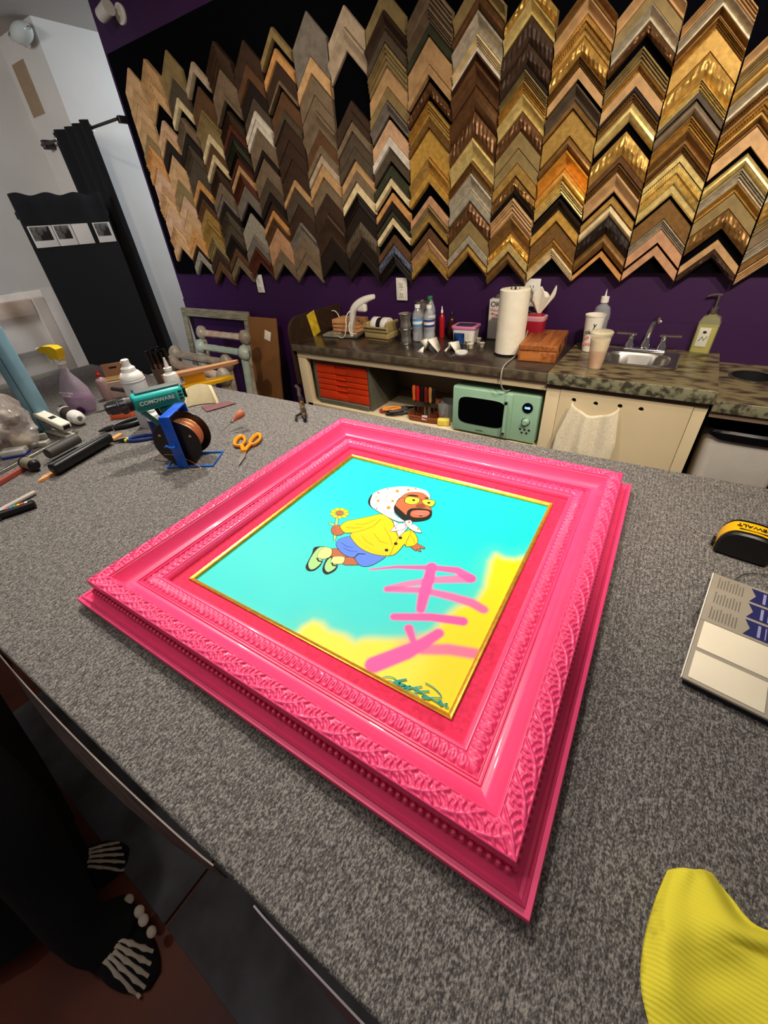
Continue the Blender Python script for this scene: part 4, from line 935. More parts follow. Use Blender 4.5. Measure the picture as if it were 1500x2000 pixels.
# plug and cord of the microwave
oc = on_y(1035, 580, YW-.012)
cdm = mat('grey_cord', (150, 144, 130), .5, var=0)
cpt = [Vector((oc.x, YW-.045, oc.z))]+[Vector(py_(x, y, Y)) for x, y, Y in [(1026, 592, 2.235), (1021, 618, 2.20), (1016, 645, 2.14), (1012, 664, 2.05)]]
cpt = [Vector((oc.x-.003, YW-.040, oc.z-.004)), Vector((oc.x-.02, 2.22, oc.z-.03)), Vector((-.612, 2.19, 1.04)), Vector((-.607, 2.12, .97)), Vector((-.60, 2.02, .915)), Vector((-.602, 1.93, .905)), Vector((-.598, 1.82, .9075)), Vector((-.594, 1.772, .895)), Vector((-.592, 1.765, .85)), Vector((-.585, 1.775, .815)), Vector((-.572, 1.80, .797)), Vector((-.56, 1.86, .794))]
pc = thing('plug_cord', 'grey mains cord running from the wall socket over the counter edge to the microwave', 'cord', (oc.x, YW-.0195, oc.z))
MB().tube([q-Vector(pc.location) for q in smooth_pts(cpt, 8)], .0034, 8).build('cable', cdm, pc)
MB().rbox(-.014, .014, -.026, 0, -.014, .014, .006).build('plug', cdm, pc)
# wooden box
p = cpos(1010, 705); q = cpos(1083, 711); 
wb = thing('wooden_box', 'hinged reddish wooden box lying beside the paper towels', 'box', (p.x, p.y, p.z), math.atan2(q.y-p.y, q.x-p.x)+.02)
wl = (q-p).length; wm1 = wood('red_brown_wood', (176, 106, 50), (132, 72, 32), 4, (14, 1, 14)); wd = .30
MB().rbox(0, wl, 0, wd, 0, .046, .003).build('box_body', wm1, wb)
MB().rbox(-.001, wl+.001, -.001, wd+.001, .0475, .072, .003).build('lid', wm1, wb)
MB().rbox(wl*.12, wl*.50, .05, .22, .0722, .0732, .0004).build('worn_patch', wood('darker_worn_wood', (150, 84, 38), (112, 58, 28), 6, (14, 1, 14)), wb)
for y in (.07, .22): MB().rbox(wl+.0012, wl+.003, y, y+.022, .030, .060, .0006).build('hinge', dark_metal, wb)
MB().rbox(.01, wl*.62, -.0022, -.0012, .004, .040, .0004).build('front_label', wood('pale_wood', (196, 122, 58), (170, 100, 48), 5, (1, 14, 14)), wb)
# jar lid, folded papers, staple strips
p = cpos(901, 690); jl = MB().lathe([(.001, .003), (.024, .003), (.027, .001), (.031, 0), (.032, .004), (.031, .0085), (.028, .008), (.026, .006), (.001, .006)], 32, close=False).build('jar_lid', white_plastic, loc=p)
tag(jl, 'round white plastic jar lid lying in front of the folded paper', 'lid')
def folded(px, py, w, h, d, rz, label):
    p = cpos(px, py); mb = MB()
    mb.add([(-w/2, 0, 0), (-.1*w, -.01, h), (.12*w, d, h*.92), (-.42*w, d, 0)], [(0, 1, 2, 3)])
    mb.add([(-.1*w, -.012, h), (.5*w, 0, 0.001), (.42*w, d, .001), (.12*w, d, h*.92)], [(0, 1, 2, 3)])
    mb.add([(-.75*w, .02, h*.75), (-.3*w, .005, h*.35), (-.12*w, -.004, h*.95), (-.4*w, d*.7, h*.9)], [(0, 1, 2, 3)])
    mb.add([(-.8*w, -.01, .001), (-.35*w, -.02, .001), (-.38*w, 0, h*.45)], [(0, 1, 2)])
    o = mb.build('folded_card', paper_white, loc=(p.x, p.y+.01, p.z), rz=rz, mods=())
    m = o.modifiers.new('s', 'SOLIDIFY'); m.thickness = .0012; m.offset = 0; return tag(o, label, 'card', 'folded white cards on the counter')
folded(838, 689, .085, .062, .07, .15, 'larger folded white card in front of the water bottles'); folded(880, 688, .052, .045, .05, -.2, 'smaller folded white card next to the blue labelled tub')
for i in range(3):
    p = cpos(728+i*4.5, 683+i*1.8-1); q = cpos(757+i*4.5, 671.5+i*1.6); d = q-p
    mb = MB(); L_ = d.length
    for k in range(16): mb.box(L_*k/16, L_*(k+.6)/16, -.003, .003, .0004, .0035)
    mb.box(0, L_, -.0028, .0028, 0, .0006)
    tag(mb.build('staple_strip', steel, loc=(p.x, p.y, p.z), rz=math.atan2(d.y, d.x)), 'silver strip of fasteners on the dark counter, %s of three' % ['leftmost', 'middle', 'rightmost'][i], 'fastener strip', 'fastener strips on the counter')
# cups and bottles around the sink
CG = CZ+.0045
p = cpos(1144, 688, CG); pcu = thing('paper_cup', 'tall white printed paper cup behind the iced coffee', 'cup', (p.x+.004, p.y+.03, p.z))
MB().lathe([(.001, .002), (.027, 0), (.029, .002), (.041, .150), (.043, .151), (.043, .156), (.040, .156), (.028, .006), (.001, .006)], 32, close=False).build('cup_body', mat('cup_white', (232, 226, 212), .5, var=.02), pcu)
pkp = mat('pink_print', (224, 96, 96), .6, var=0)
for i, (tx, m_, s_, zz, xx) in enumerate((('y', blackp, .030, .118, .012), ('ok', blackp, .024, .088, -.012), ('to', pkp, .020, .066, -.012), ('SWEET', pkp, .016, .035, -.002))):
    r_ = .030+.012*zz/.15; text_part(tx, s_, m_, pcu, (xx, -r_*.99-.0002, zz), (PI/2-.075, PI/2*0, 0))
p = cpos(1158, 722, CG); icc = thing('iced_coffee', 'clear plastic cup of iced coffee with foam on the sink counter', 'cup', (p.x, p.y+.022, p.z))
MB().lathe([(.001, .003), (.025, 0), (.027, .003), (.039, .128), (.041, .130), (.041, .136), (.0385, .136)], 32, close=False).build('cup_body', mat('clear_cup', (236, 230, 214), .1, var=0, alpha=.35), icc)
MB().lathe([(.001, .004), (.0245, .004), (.0262, .012), (.0325, .074), (.001, .074)], 32, close=False).build('coffee', mat('milky_coffee', (202, 132, 74), .4, rgb2=(228, 184, 130), scale=26), icc)
MB().lathe([(.001, .0742), (.0325, .0742), (.0366, .116), (.001, .116)], 32, close=False).build('foam', mat('coffee_foam', (232, 212, 164), .8, var=.08, scale=50), icc)
MB().lathe([(.0425, .1365), (.0425, .142), (.038, .146), (.014, .149), (.001, .149)], 32, close=False).build('lid', mat('clear_lid', (232, 220, 180), .15, var=0, alpha=.6), icc)
p = cpos(1166, 672, CG); pb = thing('pump_bottle', 'clear hand wash pump bottle with white pump behind the paper cup', 'bottle', (p.x-.012, p.y+.02, p.z)); pb.scale = (1.15, 1.15, 1.15)
MB().lathe([(.001, .001), (.030, 0), (.033, .006), (.033, .115), (.028, .138), (.014, .150), (.0135, .158)], 28, close=False).build('bottle_body', petm, pb)
MB().lathe([(.001, .004), (.0305, .004), (.0310, .050), (.001, .050)], 28, close=False).build('soap', mat('clear_soap', (214, 200, 200), .1, var=0, alpha=.6), pb)
MB().lathe([(.016, .156), (.016, .178), (.006, .180), (.005, .205), (.001, .205)], 16, close=False).tube([(-.012, 0, .208), (.010, 0, .210), (.028, 0, .204)], .0052, 8).build('pump', white_plastic, pb)
p = cpos(1362, 692, CG); sd_ = thing('soap_dispenser', 'square glass soap bottle with yellow green liquid and steel pump beside the sink', 'soap dispenser', (p.x+.004, p.y+.035, p.z), -.1)
sqr([(.036, 0), (.038, .004), (.038, .125), (.030, .142), (.013, .150), (.0125, .158)], .3, 32, .85).build('bottle_body', mat('soap_glass', (214, 214, 150), .06, var=0, alpha=.30), sd_)
sqr([(.0345, .006), (.0350, .012), (.0350, .108)], .3, 32, .85).build('liquid_soap', mat('yellow_soap', (206, 192, 70), .1, var=0, alpha=.62), sd_)
MB().rbox(-.024, .016, -.0335, -.0325, .030, .105, .0004).build('paper_label', mat('grey_label', (206, 204, 184), .5, var=.05), sd_)
MB().ball((-.003, -.0338, .088), (.007, .0004, .0055), 12, 6).tube([(-.016, -.0338, .052), (-.006, -.0338, .070), (.002, -.0338, .056), (.010, -.0338, .072)], .0016, 5).build('label_mark', blackp, sd_)
MB().lathe([(.015, .156), (.015, .176), (.007, .180), (.005, .182), (.005, .222), (.001, .222)], 16, close=False).tube([(.008, 0, .224), (-.010, 0, .226), (-.030, 0, .223), (-.040, 0, .218)], .0042, 8).build('pump', steel, sd_)

# ------------------------------------------------------------------ on the open shelf
SH = .5485
oran = mat('orange_drawer_plastic', (206, 56, 18), .4, var=.05); greyb = mat('grey_green_plastic', (92, 90, 76), .5, var=.08)
dc = thing('drawer_organizer', 'orange small parts drawer unit in a grey case on the shelf', 'drawer unit', (-1.575, 1.835, SH))
DW, DH = .42, .262
for x in (-DW/2, DW/2-.02): MB().rbox(x, x+.02, 0, .28, 0, DH, .003).build('case_side', greyb, dc)
MB().rbox(-DW/2+.0205, DW/2-.0205, 0, .28, DH-.012, DH, .002).build('case_top', greyb, dc)
MB().rbox(-DW/2+.0205, DW/2-.0205, -.012, .28, 0, .030, .006).build('case_base', greyb, dc)
zz = [.032, .088, .122, .156, .190, .248]
for i in range(5):
    z0, z1 = zz[i]+.0012, zz[i+1]-.0030; w2 = DW/2-.022
    d0 = MB().rbox(-w2, w2, .006, .25, z0, z1, .002).build('drawer', oran, dc)
    zc = z1-.010
    MB().rbox(-w2, -.045, -.002, .0058, z0, z1, .002).build('drawer_face', oran, d0); MB().rbox(.035, w2, -.002, .0058, z0, z1, .002).build('drawer_face', oran, d0)
    MB().rbox(-.0445, .0345, .000, .0058, z0, z1-.020, .001).build('finger_pull', oran, d0)
# tool caddy
orw = wood('orange_brown_wood', (150, 76, 32), (112, 52, 24), 5)
p = on_z(822, 826, SH); tc = thing('tool_caddy', 'orange brown wooden tool rack tray full of screwdrivers on the shelf', 'tool rack', (p.x, p.y+.075, SH+.0005), .05)
sqr([(.085, 0), (.092, .004), (.098, .030), (.094, .032), (.088, .008), (.02, .006)], .3, 40, .72).build('tray', orw, tc)
MB().rbox(-.072, .072, -.030, .030, .098, .108, .003).build('rack_shelf', orw, tc)
for x in (-.012, .012): MB().rbox(x-.006, x+.006, -.010, .010, .0065, .0978, .001).build('post', mat('pale_post', (150, 130, 92), .6, var=.1), tc)
hcol = [mat('orange_handle', (206, 92, 40), .3, var=0), redm, black_plastic, mat('dark_red_handle', (110, 22, 20), .35, var=0), mat('tan_handle', (176, 120, 66), .4, var=0), black_plastic]
lab = ['screwdriver with orange handle, leftmost in the wooden rack', 'screwdriver with bright red handle, second from left in the wooden rack', 'screwdriver with black handle in the middle of the wooden rack', 'screwdriver with dark red handle right of the middle black one', 'screwdriver with tan handle, second from right in the wooden rack', 'screwdriver with black handle, rightmost in the wooden rack']
tcl = Matrix.Translation(tc.location) @ Matrix.Rotation(.05, 4, 'Z')
for i in range(6):
    q = tcl @ Vector((-.060+i*.024, -.036-.004*(i % 2)-.004, .0))
    s = thing('screwdriver', lab[i], 'screwdriver', (q.x, q.y, SH+.068), 0, 'screwdrivers in the wooden rack')
    MB().lathe([(.001, .040), (.0075, .041), (.0100, .052), (.0085, .062), (.0105, .085), (.0105, .110), (.007, .122), (.001, .124)], 12, close=False).build('handle', hcol[i], s)
    MB().cyl((0, 0, -.045), (0, 0, .0398), .0026, n=8).build('shank', steel, s)
tag(MB().rbox(0, .030, 0, .0015, 0, .026, .0004).build('price_note', mat('pale_pink_note', (196, 164, 160), .8, var=0), loc=(p.x+.004, p.y+.0, SH+.018), rot=(-.5, 0, .2)), 'small pale pink note leaning on the front of the tool tray', 'note')
hp = [((-1.292, 1.83), .55, redm, 'pliers handle'), ]
def hand_tool(x, y, rz, m, nm, label, L_=.17):
    t = thing(nm, label, 'tool', (x, y, SH+.0125), rz, 'hand tools lying on the shelf')
    pts = smooth_pts([(0, -.004, 0), (L_*.3, -.018, .002), (L_*.62, -.008, .004)], 5); MB().tube(pts, .007, 8).build('grip', m, t)
    pts = smooth_pts([(0, .010, 0), (L_*.3, .020, .002), (L_*.62, .006, .004)], 5); MB().tube(pts, .007, 8).build('grip', m, t)
    MB().tube([(L_*.6, 0, .004), (L_*.7, 0, .004), (L_, 0, .002)], .01, 8, rs=[(.006, .014), (.006, .013), (.003, .004)]).build('jaw', dark_metal, t); return t
hand_tool(-1.315, 1.835, .75, redm, 'pliers', 'red handled pliers lying on the shelf right of the drawer unit')
hand_tool(-1.285, 1.823, .62, mat('orange_grip', (232, 140, 44), .4, var=0), 'wire_cutter', 'orange handled cutters lying beside the red pliers').location.z += .02
hand_tool(-1.262, 1.820, .50, black_plastic, 'pincers', 'black handled pincers nearest the wooden tool tray')
hand_tool(-1.235, 1.815, .85, mat('grey_grip', (70, 66, 66), .5, var=0), 'nippers', 'dark grey handled nippers leaning by the tool tray').location.z += .018
# clear tub with yellow sponge
p = on_z(866, 826, SH); ctb = thing('clear_tub', 'clear plastic tub beside the microwave', 'tub', (p.x-.005, p.y+.055, SH+.0005))
sqr([(.038, .0), (.040, .003), (.050, .095), (.053, .097), (.053, .101), (.048, .101), (.039, .006), (.01, .005)], .6, 32, .95).build('tub_body', clear_plastic, ctb)
tag(MB().rbox(-.036, .030, -.018, .018, 0, .036, .009).build('yellow_sponge', mat('yellow_sponge', (228, 204, 84), .8, var=.1, scale=60), loc=(ctb.location.x+.020, ctb.location.y-.078, SH+.0006), rz=.35), 'yellow block in front of the clear tub beside the microwave', 'sponge')

# ------------------------------------------------------------------ wrapped frames leaning by the counter
wrapm = mat('bubble_wrap', (190, 178, 160), .3, rgb2=(150, 138, 120), scale=18, bump=.7, bscale=60, coat=.3)
wrapt = mat('tan_bubble_wrap', (186, 154, 128), .3, rgb2=(206, 190, 172), scale=20, bump=.7, bscale=60, coat=.3)
wrapg = mat('green_bubble_wrap', (150, 182, 168), .3, rgb2=(196, 196, 180), scale=14, bump=.7, bscale=60, coat=.3)
oldw = wood('weathered_wood', (150, 142, 118), (110, 102, 84), 8, (1, 8, 8), .6, .3)
def wrapped(base, w, h, lean, rz, mr, mc, label, r=.026, rc_=.050, green=False):
    t = thing('padded_frame', label, 'wrapped picture frame', base, 0, 'wrapped frames leaning by the wall', rot=(lean, 0, rz))
    def rail(a, b, m_):
        a = Vector(a); b = Vector(b); n = 14; pts = [a+(b-a)*i/n for i in range(n+1)]
        MB().tube(pts, r, 10, rs=[(r*(1+.16*mnoise.noise((i*.9, w*9, h*5))), r*.8*(1+.16*mnoise.noise((i*.7, 3, h*7)))) for i in range(n+1)]).build('padded_rail', m_, t)
    q = r
    rail((-w/2+q, 0, h-q), (w/2-q, 0, h-q), mr); rail((-w/2+q, 0, q+.01), (w/2-q, 0, q+.01), mr)
    rail((-w/2+q, 0, q), (-w/2+q, 0, h-q), mr); rail((w/2-q, 0, q), (w/2-q, 0, h-q), wrapg if green else mr)
    for x in (-w/2+q, w/2-q):
        for z in (q+.026, h-q):
            mb = MB().ball((x, 0, z), (rc_, rc_*.8, rc_*1.05), 14, 10); mb.v = [(a+.006*mnoise.noise((a*30, b_*30, c*30)), b_, c+.006*mnoise.noise((a*30+5, b_*30, c*30))) for a, b_, c in mb.v]; mb.build('corner_pad', mc, t)
    return t
gf = thing('weathered_frame', 'large weathered grey wooden frame standing behind the wrapped frames', 'picture frame', (-3.19, 2.115, .0), rot=(-.13, 0, 0))
for b in ((-.43, .43, .90, .965), (-.43, .43, 0, .06)): MB().rbox(b[0], b[1], -.012, .012, b[2], b[3], .006).build('frame_rail', oldw, gf)
for b in ((-.43, -.37, .0605, .8995), (.37, .43, .0605, .8995)): MB().rbox(b[0], b[1], -.012, .012, b[2], b[3], .006).build('frame_rail', oldw, gf)
wrapped((-2.86, 1.93, .002), .56, .86, -.12, 0, wrapt, wrapm, 'tan wrapped frame standing tallest of the wrapped ones, against the weathered frame')
wrapped((-2.73, 1.80, .002), .56, .80, -.12, -.03, wrapg, wrapg, 'greenish wrapped frame standing second behind the two low wrapped ones', green=True)
wrapped((-2.52, 1.53, .002), .62, .84, -.05, -.04, wrapm, wrapm, 'grey wrapped frame with a big round corner, just behind the nearest wrapped one')
wrapped((-2.30, 1.36, .002), .62, .84, -.04, -.10, wrapt, wrapm, 'nearest tan wrapped frame right behind the carpeted table')
cbm = mat('brown_cardboard', (128, 84, 42), .8, var=.06, scale=6)
cb = thing('cardboard_sheet', 'tall brown cardboard sheet with a small white sticker leaning on the purple wall', 'cardboard', (-2.60, 2.06, .002), rot=(-.17, .0, 0))
MB().rbox(-.15, .15, -.008, .008, 0, .94, .002).build('sheet', cbm, cb)
MB().rbox(-.005, .060, -.0095, -.0085, .80, .865, .0003).build('sticker', paper_white, cb, rot=(0, .25, 0), loc=(-.18, 0, .02))
def bundle(u, v):
    t = 2*PI*u; r = (.055+.02*math.sin(PI*v*3))*math.sin(PI*min(max(v, .03), .97))**.4; r += .008*mnoise.noise((math.cos(t)*2, math.sin(t)*2, v*7))
    return (-.17+.34*v, r*math.cos(t), .075+r*math.sin(t))
tag(MB().grid(24, 30, bundle, 0, True).build('wrapped_bundle', wrapm, loc=(-2.16, 1.72, .41), smooth=None), 'crumpled grey wrapped bundle lying low in front of the cardboard', 'bundle')
tag(MB().rbox(-.15, .15, -.12, .12, 0, .42, .004).build('dark_crate', black_matte, loc=(-2.16, 1.80, .001)), 'dark box under the wrapped bundle beside the counter', 'box')

# ------------------------------------------------------------------ curtain, hanging organizer, wall lights
rod = thing('curtain_rod', 'thin metal curtain rod across the opening beside the purple wall', 'curtain rod', (-4.40, 2.22, 2.135))
MB().cyl((-.42, 0, 0), (.79, 0, 0), .009, n=12).build('rod', dark_metal, rod)
MB().rbox(-.40, -.36, -.01, .0795, -.03, .03, .008).build('bracket', dark_metal, rod)
MB().rbox(.765, .792, .010, .0795, -.02, .02, .004).build('bracket', dark_metal, rod)
cu = thing('curtain', 'black grommet curtain gathered at the left end of its rod', 'curtain', (-4.40, 2.22, 0))
def curt(u, v):
    top = 2.175; z = top-(top-.02)*v; xl = -4.52+.06*v; xr = -3.95+.05*v; x = xl+(xr-xl)*u+4.40; y = .032*math.sin(u*PI*8)*(1-.2*v)+.012*math.sin(u*19+v*2); return (x, y-.02, z)
MB().sheet(90, 24, curt, .003).build('cloth_panel', black_cloth, cu, smooth=None)
for k in range(5):
    x = -.10+.125*k; MB().tube([(x, .0235*math.cos(a), 2.135-2.135+2.135+.0235*math.sin(a)) for a in [2*PI*i/16 for i in range(16)]], .0045, 6, closed=True).build('grommet', chrome, cu)
hg = thing('hanging_organizer', 'black fabric wall organizer with a row of pockets on the left wall side', 'organizer', (-3.90, 1.455, 0))
def orgf(u, v):
    return (.010*math.sin(u*PI*6+.5)*(1-.3*v), .60*u, 1.755-1.30*v+(.008*math.sin(u*PI*6.5) if v < .05 else 0))
MB().sheet(40, 24, orgf, .004).build('cloth_panel', black_cloth, hg, smooth=None)
MB().box(.004, .016, 0, .60, .458, 1.46-.0).build('pocket', black_cloth, hg)
for x in (-.02,): MB().box(-.02, -.006, .0, .62, 1.62, 1.66).build('batten', black_matte, hg)
MB().rbox(-.028, -.008, .10, .13, .012, 1.7, .003).build('support_post', black_matte, hg); MB().rbox(-.028, -.008, .48, .51, .012, 1.7, .003).build('support_post', black_matte, hg)
MB().rbox(-.16, .14, .09, .52, 0, .0115, .003).build('foot_plate', black_matte, hg)
phm = mat('grey_photo', (110, 106, 100), .4, rgb2=(28, 26, 26), scale=9, lo=.45, hi=.55)
for i, (y0, w_) in enumerate(((.02, .15), (.175, .125), (.305, .115), (.455, .13))):
    cdx = thing('photo_card', 'photo card in a pocket of the black organizer, %s of four' % ['leftmost', 'second from left', 'second from right', 'rightmost'][i], 'photo card', (-3.881, 1.455+y0, 1.455), rot=(0, -.05, 0), group='photo cards in the black organizer')
    MB().rbox(0, .003, 0, w_, 0, .125, .0008).build('card_sheet', mat('card_white', (196, 190, 180), .6, var=0), cdx)
    if i != 2: MB().box(.0031, .0038, .008, w_-.02, .040, .120).build('photo_print', phm, cdx)
lw = on_y(205, 28, 2.19)
sp_ = thing('spot_lamp', 'small white cylindrical spot lamp on the purple wall near ceiling', 'spot lamp', (lw.x, 2.2995, lw.z+.02))
MB().lathe([(.001, 0), (.045, 0), (.045, .012), (.001, .014)], 24, close=False).build('wall_plate', white_plastic, sp_, rot=(PI/2, 0, 0))
MB().cyl((0, -.0145, 0), (0, -.075, -.006), .012, n=12).build('arm', white_plastic, sp_)
MB().cyl((-.055, -.10, -.012), (.045, -.10, .002), .033, .036, 20).build('lamp_head', mat('lamp_white', (205, 200, 190), .4, var=0), sp_)
lg = on_y(40, 62, 2.22); gl = thing('wall_lamp', 'chrome wall lamp with a milky oblong glass shade near the ceiling', 'wall lamp', (lg.x, 2.2995, lg.z))
MB().lathe([(.001, 0), (.05, 0), (.045, .02), (.001, .022)], 24, close=False).build('wall_plate', chrome, gl, rot=(PI/2, 0, 0), loc=(-.12, 0, 0))
MB().cyl((-.12, -.0225, 0), (-.12, -.078, 0), .014, n=12).ball((-.12, -.085, 0), .026).build('arm', chrome, gl)
mb = MB().ball((.02, -.085, -.01), (.125, .055, .055), 20, 12); mb.build('glass_shade', mat('milky_glass', (200, 205, 196), .2, var=.03), gl)
MB().cyl((.146, -.085, -.01), (.165, -.085, -.01), .012, .006).build('finial', chrome, gl)
# passage details
rl = thing('metal_rail', 'pale blue metal rail across the passage behind the purple wall', 'rail', (-4.2, 3.3, on_y(326, 560, 3.3).z))
MB().cyl((-.1885, 0, 0), (1.4, 0, 0), .018, n=12).cyl((-.1885, 0, -.05), (1.4, 0, -.05), .012, n=10).build('bar', mat('pale_blue_metal', (150, 172, 188), .3, .5, 0), rl)
MB().rbox(.25, .28, -.02, .02, -rl.location.z+.0005, .06, .004).build('post', mat('pale_blue_metal', (150, 172, 188)), rl)

# ------------------------------------------------------------------ things on the work table
def tp(px, py, dz=0): p = on_z(px, py, T+dz); return Vector((p.x, p.y, T+.0008+dz))
def line_obj(a, b, dz=.0):
    p, q = tp(*a, dz), tp(*b, dz); d = q-p; return p, math.atan2(d.y, d.x), d.length
blue_m = mat('blue_enamel', (0, 84, 200), .3, var=.03, coat=.3)
blued = mat('blue_wire_enamel', (20, 110, 214), .3, var=0)
# spool rack with its spool
A = on_z(353, 917, T); B = on_z(367, 917, T)
leg = on_z(360, 915, T); tpz = .172
far = on_z(358, 784, T+tpz); nr = on_z(320, 818, T+tpz); dv = Vector((far.x-nr.x, far.y-nr.y, 0)); gap = .118; ang = math.atan2(dv.y, dv.x)
rk = thing('spool_rack', 'bright blue metal spool rack with wire feet on the carpeted table', 'rack', (leg.x, leg.y, T+.0008), ang)   # local x runs from the near leg to the far leg
for x0 in (0, gap): MB().rbox(x0-.0012, x0+.0012, -.017, .017, .002, tpz, .0008).build('leg', blue_m, rk)
MB().rbox(-.0012, gap+.0012, -.017, .017, tpz+.0002, tpz+.003, .001).build('top_bar', blue_m, rk)
foot = [FQ for FQ in [on_z(*q, T) for q in ((328, 915), (417, 911), (436, 884), (348, 888))]]
RI = (Matrix.Translation(rk.location) @ Matrix.Rotation(ang, 4, 'Z')).inverted()
fl = [RI @ Vector((q.x, q.y, T+.0035)) for q in foot]
MB().tube(fl, .0032, 8, closed=True).build('wire_foot', blued, rk)
hl = [RI @ on_z(*q, T+dz) for q, dz in (((345, 874), .055), ((304, 873), .045), ((318, 846), .06), ((330, 850), .075))]
MB().tube(hl, .0030, 8).build('wire_arm', blued, rk)
cz = .080; MB().cyl((-.014, 0, cz), (gap+.012, 0, cz), .0035, n=10).tube([(-.012, 0, cz), (-.020, .004, cz+.004), (-.022, .014, cz+.012), (-.018, .022, cz+.006)], .0030, 8).build('axle', blued, rk)
cu_m = mat('copper_wire', (232, 156, 104), .3, .6, .25, 160, .4, stretch=(6, 1, 1))
rx = Matrix.Translation(rk.location) @ Matrix.Rotation(ang, 4, 'Z') @ Vector((.016, 0, cz))
sl = thing('cable_spool', 'black plastic spool wound with copper coloured wire, hanging in the blue rack', 'wire spool', rx, ang)
RS = .074; L_ = .086
for x0, x1 in ((0, .004), (L_-.004, L_)):
    MB().lathe([(.0045, x0), (RS, x0), (RS+.001, (x0+x1)/2), (RS, x1), (.0045, x1)], 48).build('flange', mat('black_spool_plastic', (24, 18, 16), .35, var=0), sl, rot=(0, PI/2, 0))
MB().lathe([(.018, -.002), (.024, -.002), (.024, -.0003), (.018, -.0003)], 24).build('hub_ring', black_plastic, sl, rot=(0, PI/2, 0))
for a in (.6, 2.7, 4.8): MB().lathe([(.001, -.0012), (.0042, -.0012), (.0042, -.0003), (.001, -.0003)], 12).build('rivet', mat('pale_rivet', (190, 160, 120), .4, var=0), sl, rot=(0, PI/2, 0), loc=(0, .055*math.cos(a), .055*math.sin(a)))
wd_ = MB()
pr = [(.03, .0045)]+[(.050+.0016*(i % 2)+.002*math.sin(i*.5), .005+(L_-.010)*i/44) for i in range(45)]+[(.03, L_-.0045)]
wd_.lathe(pr, 40, close=False).build('wire_winding', cu_m, sl, rot=(0, PI/2, 0))
# loose end of the wire
wpts = [on_z(*q, T+dz) for q, dz in (((300, 893), .03), ((320, 888), .045), ((345, 890), .04), ((370, 900), .02), ((392, 914), .004), ((375, 918), .003), ((369, 913), .004))]
tag(MB().tube(smooth_pts(wpts, 7), .0011, 6).build('loose_wire', cu_m), 'thin copper coloured wire end curling on the carpet in front of the blue rack', 'wire')
# drill
teal = mat('teal_plastic', (30, 178, 168), .35, var=.02, coat=.2); teald = mat('dark_teal_plastic', (20, 128, 122), .4, var=.02); gr2 = mat('grey_rubber', (96, 104, 100), .5, var=.04)
gun = mat('gunmetal', (84, 82, 82), .25, .8, .1)
dtip = on_z(198, 803, T+.175); drr = on_z(340, 768, T+.175); dd = dtip-drr; da = math.atan2(dd.y, dd.x)
org = drr+dd*.42; dr_ = thing('cordless_drill', 'teal and black cordless drill standing on its battery behind the blue rack', 'drill', (org.x, org.y, T+.0008), da)
dr_.scale = (1.12, 1.12, 1.0)
H_ = .175
MB().rbox(-.108, .034, -.028, .028, H_-.030, H_+.026, .012).build('motor_housing', teal, dr_)
MB().rbox(-.104, .020, -.017, .017, H_+.0262, H_+.034, .004).build('top_grip', gr2, dr_)
MB().rbox(-.085, .030, .0283, .0300, H_-.018, H_+.014, .001).build('side_plate', teald, dr_)
MB().rbox(-.116, -.1085, -.02, .02, H_-.018, H_+.016, .003).build('rear_cap', black_plastic, dr_)
for i in range(3): MB().rbox(-.103, -.092, .0283, .0292, H_-.016+i*.012, H_-.010+i*.012, .0004).build('vent', black_plastic, dr_)
text_part('COMOWARE', .0165, mat('pale_print', (206, 226, 214), .5, var=0), dr_, (-.030, .0306, H_-.001), (PI/2, 0, PI))
MB().at((0, 0, 0)).cyl((.0345, 0, H_), (.048, 0, H_), .024, .025, 28).build('collar', black_plastic, dr_)
cm = MB(); n = 30
cm.at((0, 0, H_), 0, 0, PI/2).lathe([(.001, .0485), (.0255, .0485), (.026, .052), (.026, .066), (.0235, .068), (.0235, .072), (.0215, .074), (.0195, .096), (.016, .104), (.008, .106), (.001, .106)], 28)
for i in range(14):
    a = 2*PI*i/14; cm.at((0, 0, H_)); cm.cyl((.0535, .0262*math.cos(a), .0262*math.sin(a)), (.065, .0262*math.cos(a), .0262*math.sin(a)), .0018, n=6); cm.cyl((.075, .0212*math.cos(a), .0212*math.sin(a)), (.095, .0194*math.cos(a), .0194*math.sin(a)), .0014, n=6)
cm.build('chuck', gun, dr_)
MB().cyl((.1065, 0, H_), (.128, 0, H_), .0042, .0036, 6).cyl((.128, 0, H_), (.150, 0, H_), .0034, .0012, 8).build('bit', steel, dr_)
MB().tube([(-.048, 0, H_-.032), (-.054, 0, H_-.08), (-.062, 0, .055)], .02, 14, rs=[(.024, .019), (.020, .016), (.024, .018)]).build('handle', teald, dr_)
MB().tube([(-.020, 0, H_-.032), (-.024, 0, H_-.055), (-.030, 0, H_-.066)], .006, 8).build('trigger', black_plastic, dr_)
MB().tube([(.020, 0, H_-.031), (-.004, 0, H_-.075), (-.018, 0, .062)], .005, 8, rs=[(.004, .012)]*3).build('hand_guard', teald, dr_)
MB().rbox(-.110, .004, -.034, .034, .0, .054, .010).build('battery', black_plastic, dr_)
